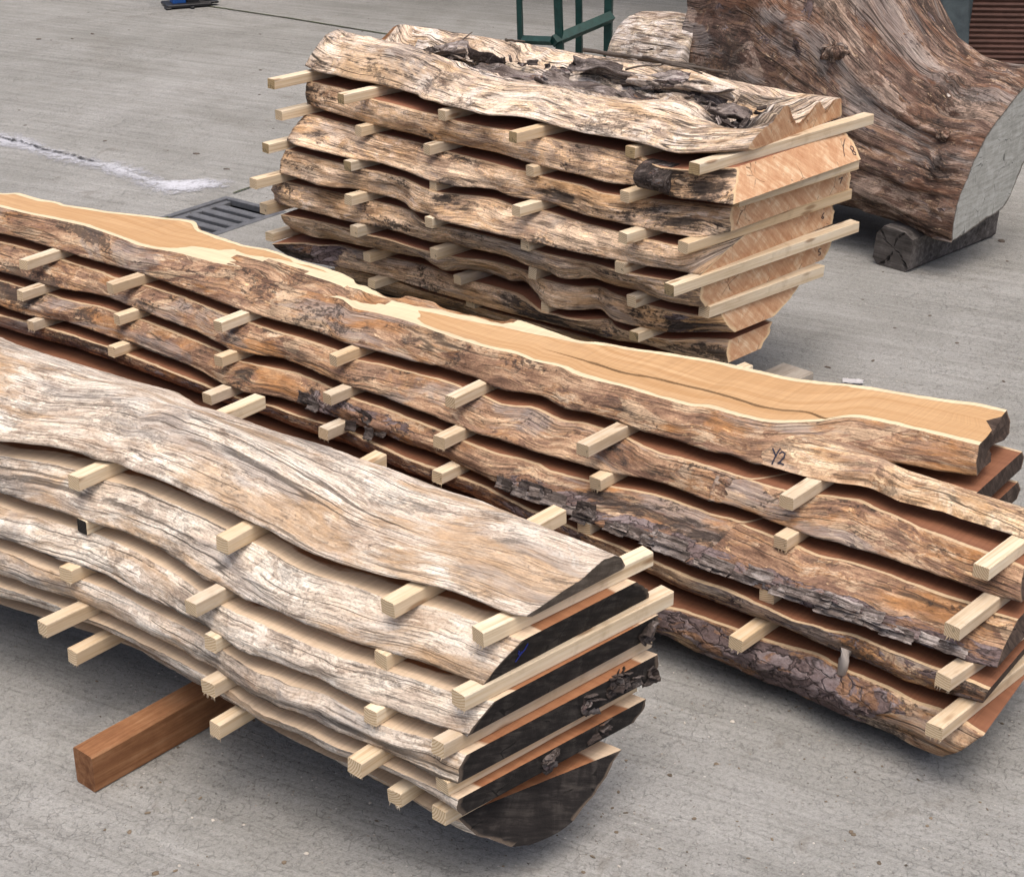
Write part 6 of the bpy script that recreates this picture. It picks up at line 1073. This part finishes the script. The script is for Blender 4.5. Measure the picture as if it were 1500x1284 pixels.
# grit, chips and splinters lying about
def litter(name, mat, N, area, seed, smin, smax, flat=.35):
    r = random.Random(seed); mb = MB()
    for i in range(N):
        x, y = area(r); s = r.uniform(smin, smax)*(.5+1.2*r.random()**3); a = r.uniform(0, 6.28); e = r.uniform(.35, 1.)
        V = []; k = 6
        for l, (f, z) in enumerate(((1, 0.), (.95, .6), (.45, 1.))):
            for j in range(k):
                t = a+j*2*math.pi/k; rr = f*(.75+.5*r.random()); V.append((x+s*rr*math.cos(t)*math.cos(a)-s*e*rr*math.sin(t)*math.sin(a), y+s*rr*math.cos(t)*math.sin(a)+s*e*rr*math.sin(t)*math.cos(a), z*s*flat+.0002))
        F = [(l*k+j, l*k+(j+1) % k, l*k+k+(j+1) % k, l*k+k+j) for l in range(2) for j in range(k)]+[tuple(range(2*k, 3*k))]
        mb.add(V, F)
    o = mb.build(name, mat); tag(o, kind='stuff'); return o
near = lambda r: (lambda y: (r.uniform(-.34, .34)*y*1.05+.12, y))(r.uniform(1.65, 2.75))
back = lambda r: (lambda y: (r.uniform(-.36, .36)*y, y))(r.uniform(3.2, 9.))
tag(litter('wood_chips', M['chip'], 420, near, 2, .0014, .0040), 'scattered brown wood chips and bark crumbs on the concrete', 'wood chips')
tag(litter('pale_grit', M['chip2'], 150, near, 4, .0012, .0034), 'pale grit scattered on the concrete in front', 'grit')
tag(litter('yard_debris', M['twig'], 150, back, 6, .004, .012, .25), 'dark leaf and bark litter scattered over the yard', 'debris')

# ------------------------------------------------------------------ yard equipment
def at(x, y, Y):   # helper: ground position read off the plan
    return Vector((x, y, Y))
root = bpy.data.objects.new('steel_trestle', None); COL.objects.link(root); root.location = (.21, 7.62, 0); root.rotation_euler = (0, 0, R(28))
tag(root, 'dark green steel trestle frame with splayed legs behind the rear stack', 'trestle')
for nm, segs, w in (('leg', [(-.20, -.02, 0), (-.235, -.02, 1.0)], .026), ('leg', [(-.075, -.16, 0), (-.135, -.16, 1.0)], .036), ('leg', [(.085, -.05, 0), (.05, -.05, 1.0)], .030), ('leg', [(.175, .12, 0), (.175, .12, 1.0)], .026), ('leg', [(.215, -.08, 0), (.205, -.08, 1.0)], .038)):
    mb = MB(); mb.tube(segs, [w*.62]*2, 4, smooth=False); mb.build(nm, M['green'], root)
mb = MB(); mb.tube([(-.12, -.165, .17), (.215, -.10, .235)], [.028]*2, 4, smooth=False); mb.build('rail', M['green'], root)
mb = MB(); mb.tube([(-.20, -.03, .16), (-.12, -.155, .17)], [.020]*2, 4, smooth=False); mb.build('rail', M['green'], root)
mb = MB(); mb.tube([(-.25, -.02, 1.0), (-.14, -.16, 1.02), (.21, -.08, 1.02), (.18, .12, 1.0), (-.25, -.02, 1.0)], [.025]*5, 4, smooth=False); mb.build('rail', M['green'], root)

root = bpy.data.objects.new('jack_stand', None); COL.objects.link(root); root.location = (-1.755, 9.16, 0); root.rotation_euler = (0, 0, R(24))
tag(root, 'blue steel post on a black footed base at the far edge of the yard', 'stand')
mb = MB(); mb.box((-.045, 0, .55), (.072, .072, 1.06), bev=.004); mb.build('post', M['blue'], root)
mb = MB(); mb.box((.03, .012, .5), (.066, .07, .96), bev=.004); mb.build('inner_post', M['black'], root)
mb = MB(); mb.box((0, 0, .0145), (.24, .16, .016), bev=.003); mb.box((.115, -.03, .019), (.10, .05, .012), bev=.003); mb.box((-.115, -.06, .006), (.03, .05, .012)); mb.box((.01, -.09, .006), (.02, .03, .012)); mb.build('base', M['black'], root)
mb = MB(); mb.tube([(.118, -.02, .058), (.118, .018, .058)], [.026]*2, 16); mb.build('wheel', M['black'], root)
mb = MB(); mb.box((.105, .05, .05), (.085, .01, .07), bev=.002); mb.build('plate', M['white'], root)

# unseen roof and wall added to shade the far yard; brown ribbed wall
jd = Vector((.807, -.590, 0)); jn = Vector((.590, .807, 0)); j0 = Vector((-.757, 8.503, 0))
root = bpy.data.objects.new('shade_shed', None); COL.objects.link(root); root.location = j0+jn*2.5; root.rotation_euler = (0, 0, math.atan2(jd.y, jd.x))
tag(root, 'unseen open fronted shelter added to shade the far edge of the yard', 'shade_shed')
mb = MB(); mb.box((1.0, .75, 2.95), (14., 4.7, .12)); mb.build('roof', M['shade_shed'], root)
mb = MB(); mb.box((1.0, 3.06, 1.445), (14., .1, 2.88)); mb.build('wall', M['shade_shed'], root)
wall = bpy.data.objects.new('ribbed_wall', None); COL.objects.link(wall); wall.location = (2.045, 7.62, 0); wall.rotation_euler = (0, 0, R(-4))
tag(wall, 'dark brown ribbed cladding panel behind the huge trunk', 'wall panel')
mb = MB(); V = []; F = []; k = 92; Wd = 2.6
for i in range(k+1):
    z = i*.0235; 
    for zz, yy in ((z, 0.), (z+.0125, -.011), (z+.0195, -.009)):
        V += [(0, yy, zz), (Wd, yy, zz)]
for i in range(len(V)//2-1): F.append((2*i, 2*i+1, 2*i+3, 2*i+2))
mb.add(V, F); o = mb.build('cladding', M['shutter'], wall)
mb = MB(); mb.box((-.02, .0, 1.09), (.04, .06, 2.18)); mb.box((Wd+.02, .0, 1.09), (.04, .06, 2.18)); mb.box((Wd/2, .05, 1.09), (Wd-.002, .06, 2.17)); mb.build('frame', M['black'], wall)
# machine under a grey cover, beside the ribbed wall
a_ = np.linspace(0, 2*np.pi, 64, endpoint=False); zz = np.linspace(0, 1, 46); Zg, Ag = np.meshgrid(zz, a_, indexing='ij')
rr = .10*(1.12-.35*Zg+.12*np.exp(-((Zg-.62)/.12)**2))*(1+.10*np.sin(Ag*7+Zg*3)*(1-Zg)+.22*fbm(np.cos(Ag)*1.4, np.sin(Ag)*1.4, Zg*3., 3))
V = np.stack([np.cos(Ag)*rr*1.1, np.sin(Ag)*rr*.8, Zg*.98], -1).reshape(-1, 3); n_ = 64
F = [(i*n_+k, i*n_+(k+1) % n_, i*n_+n_+(k+1) % n_, i*n_+n_+k) for i in range(45) for k in range(n_)]+[tuple(range(45*n_, 46*n_))]
root = bpy.data.objects.new('covered_machine', None); COL.objects.link(root); root.location = (1.872, 7.35, 0)
tag(root, 'machine under a crumpled grey cover with a blue cap, between trunk and ribbed wall', 'machine')
o = mesh_obj('cover', V, F, [M['cover']], None, [True]*len(F), None, root)
mb = MB(); mb.tube([(-.055, -.03, .42), (-.06, -.035, .62), (-.05, -.03, .80)], [.045, .05, .042], 14); mb.build('cap', M['blue'], root)

# ------------------------------------------------------------------ camera, light
cam = bpy.data.cameras.new('camera'); co = bpy.data.objects.new('camera', cam); COL.objects.link(co)
cam.sensor_width = 36.; cam.lens = 36.*2450/1500; cam.clip_end = 500.; cam.clip_start = .05
co.location = (0, 0, 1.7); co.rotation_euler = (R(65), 0, 0); scn.camera = co
w = bpy.data.worlds.new('World'); scn.world = w; w.use_nodes = True; nt_ = w.node_tree
sky = nt_.nodes.new('ShaderNodeTexSky'); sky.sky_type = 'NISHITA'; sky.sun_disc = False
EL, AZ = 76., 160.     # sun height, bearing from straight ahead (negative is to the left)
sky.sun_elevation = R(EL); sky.sun_rotation = R(AZ); sky.air_density = .6; sky.dust_density = 6.0; sky.ozone_density = 0.
bg = nt_.nodes['Background']; nt_.links.new(sky.outputs[0], bg.inputs['Color']); bg.inputs['Strength'].default_value = .15
sl = bpy.data.lights.new('sun', 'SUN'); so = bpy.data.objects.new('sun', sl); COL.objects.link(so)
sl.energy = .9; sl.angle = R(70); sl.color = (1., .98, .945)
dv = Vector((math.sin(R(AZ))*math.cos(R(EL)), math.cos(R(AZ))*math.cos(R(EL)), math.sin(R(EL))))
so.rotation_euler = dv.to_track_quat('Z', 'Y').to_euler(); so.location = (0, 0, 6)
scn.view_settings.view_transform = 'Standard'; scn.view_settings.look = 'None'; scn.view_settings.gamma = 1.; scn.view_settings.exposure = .58
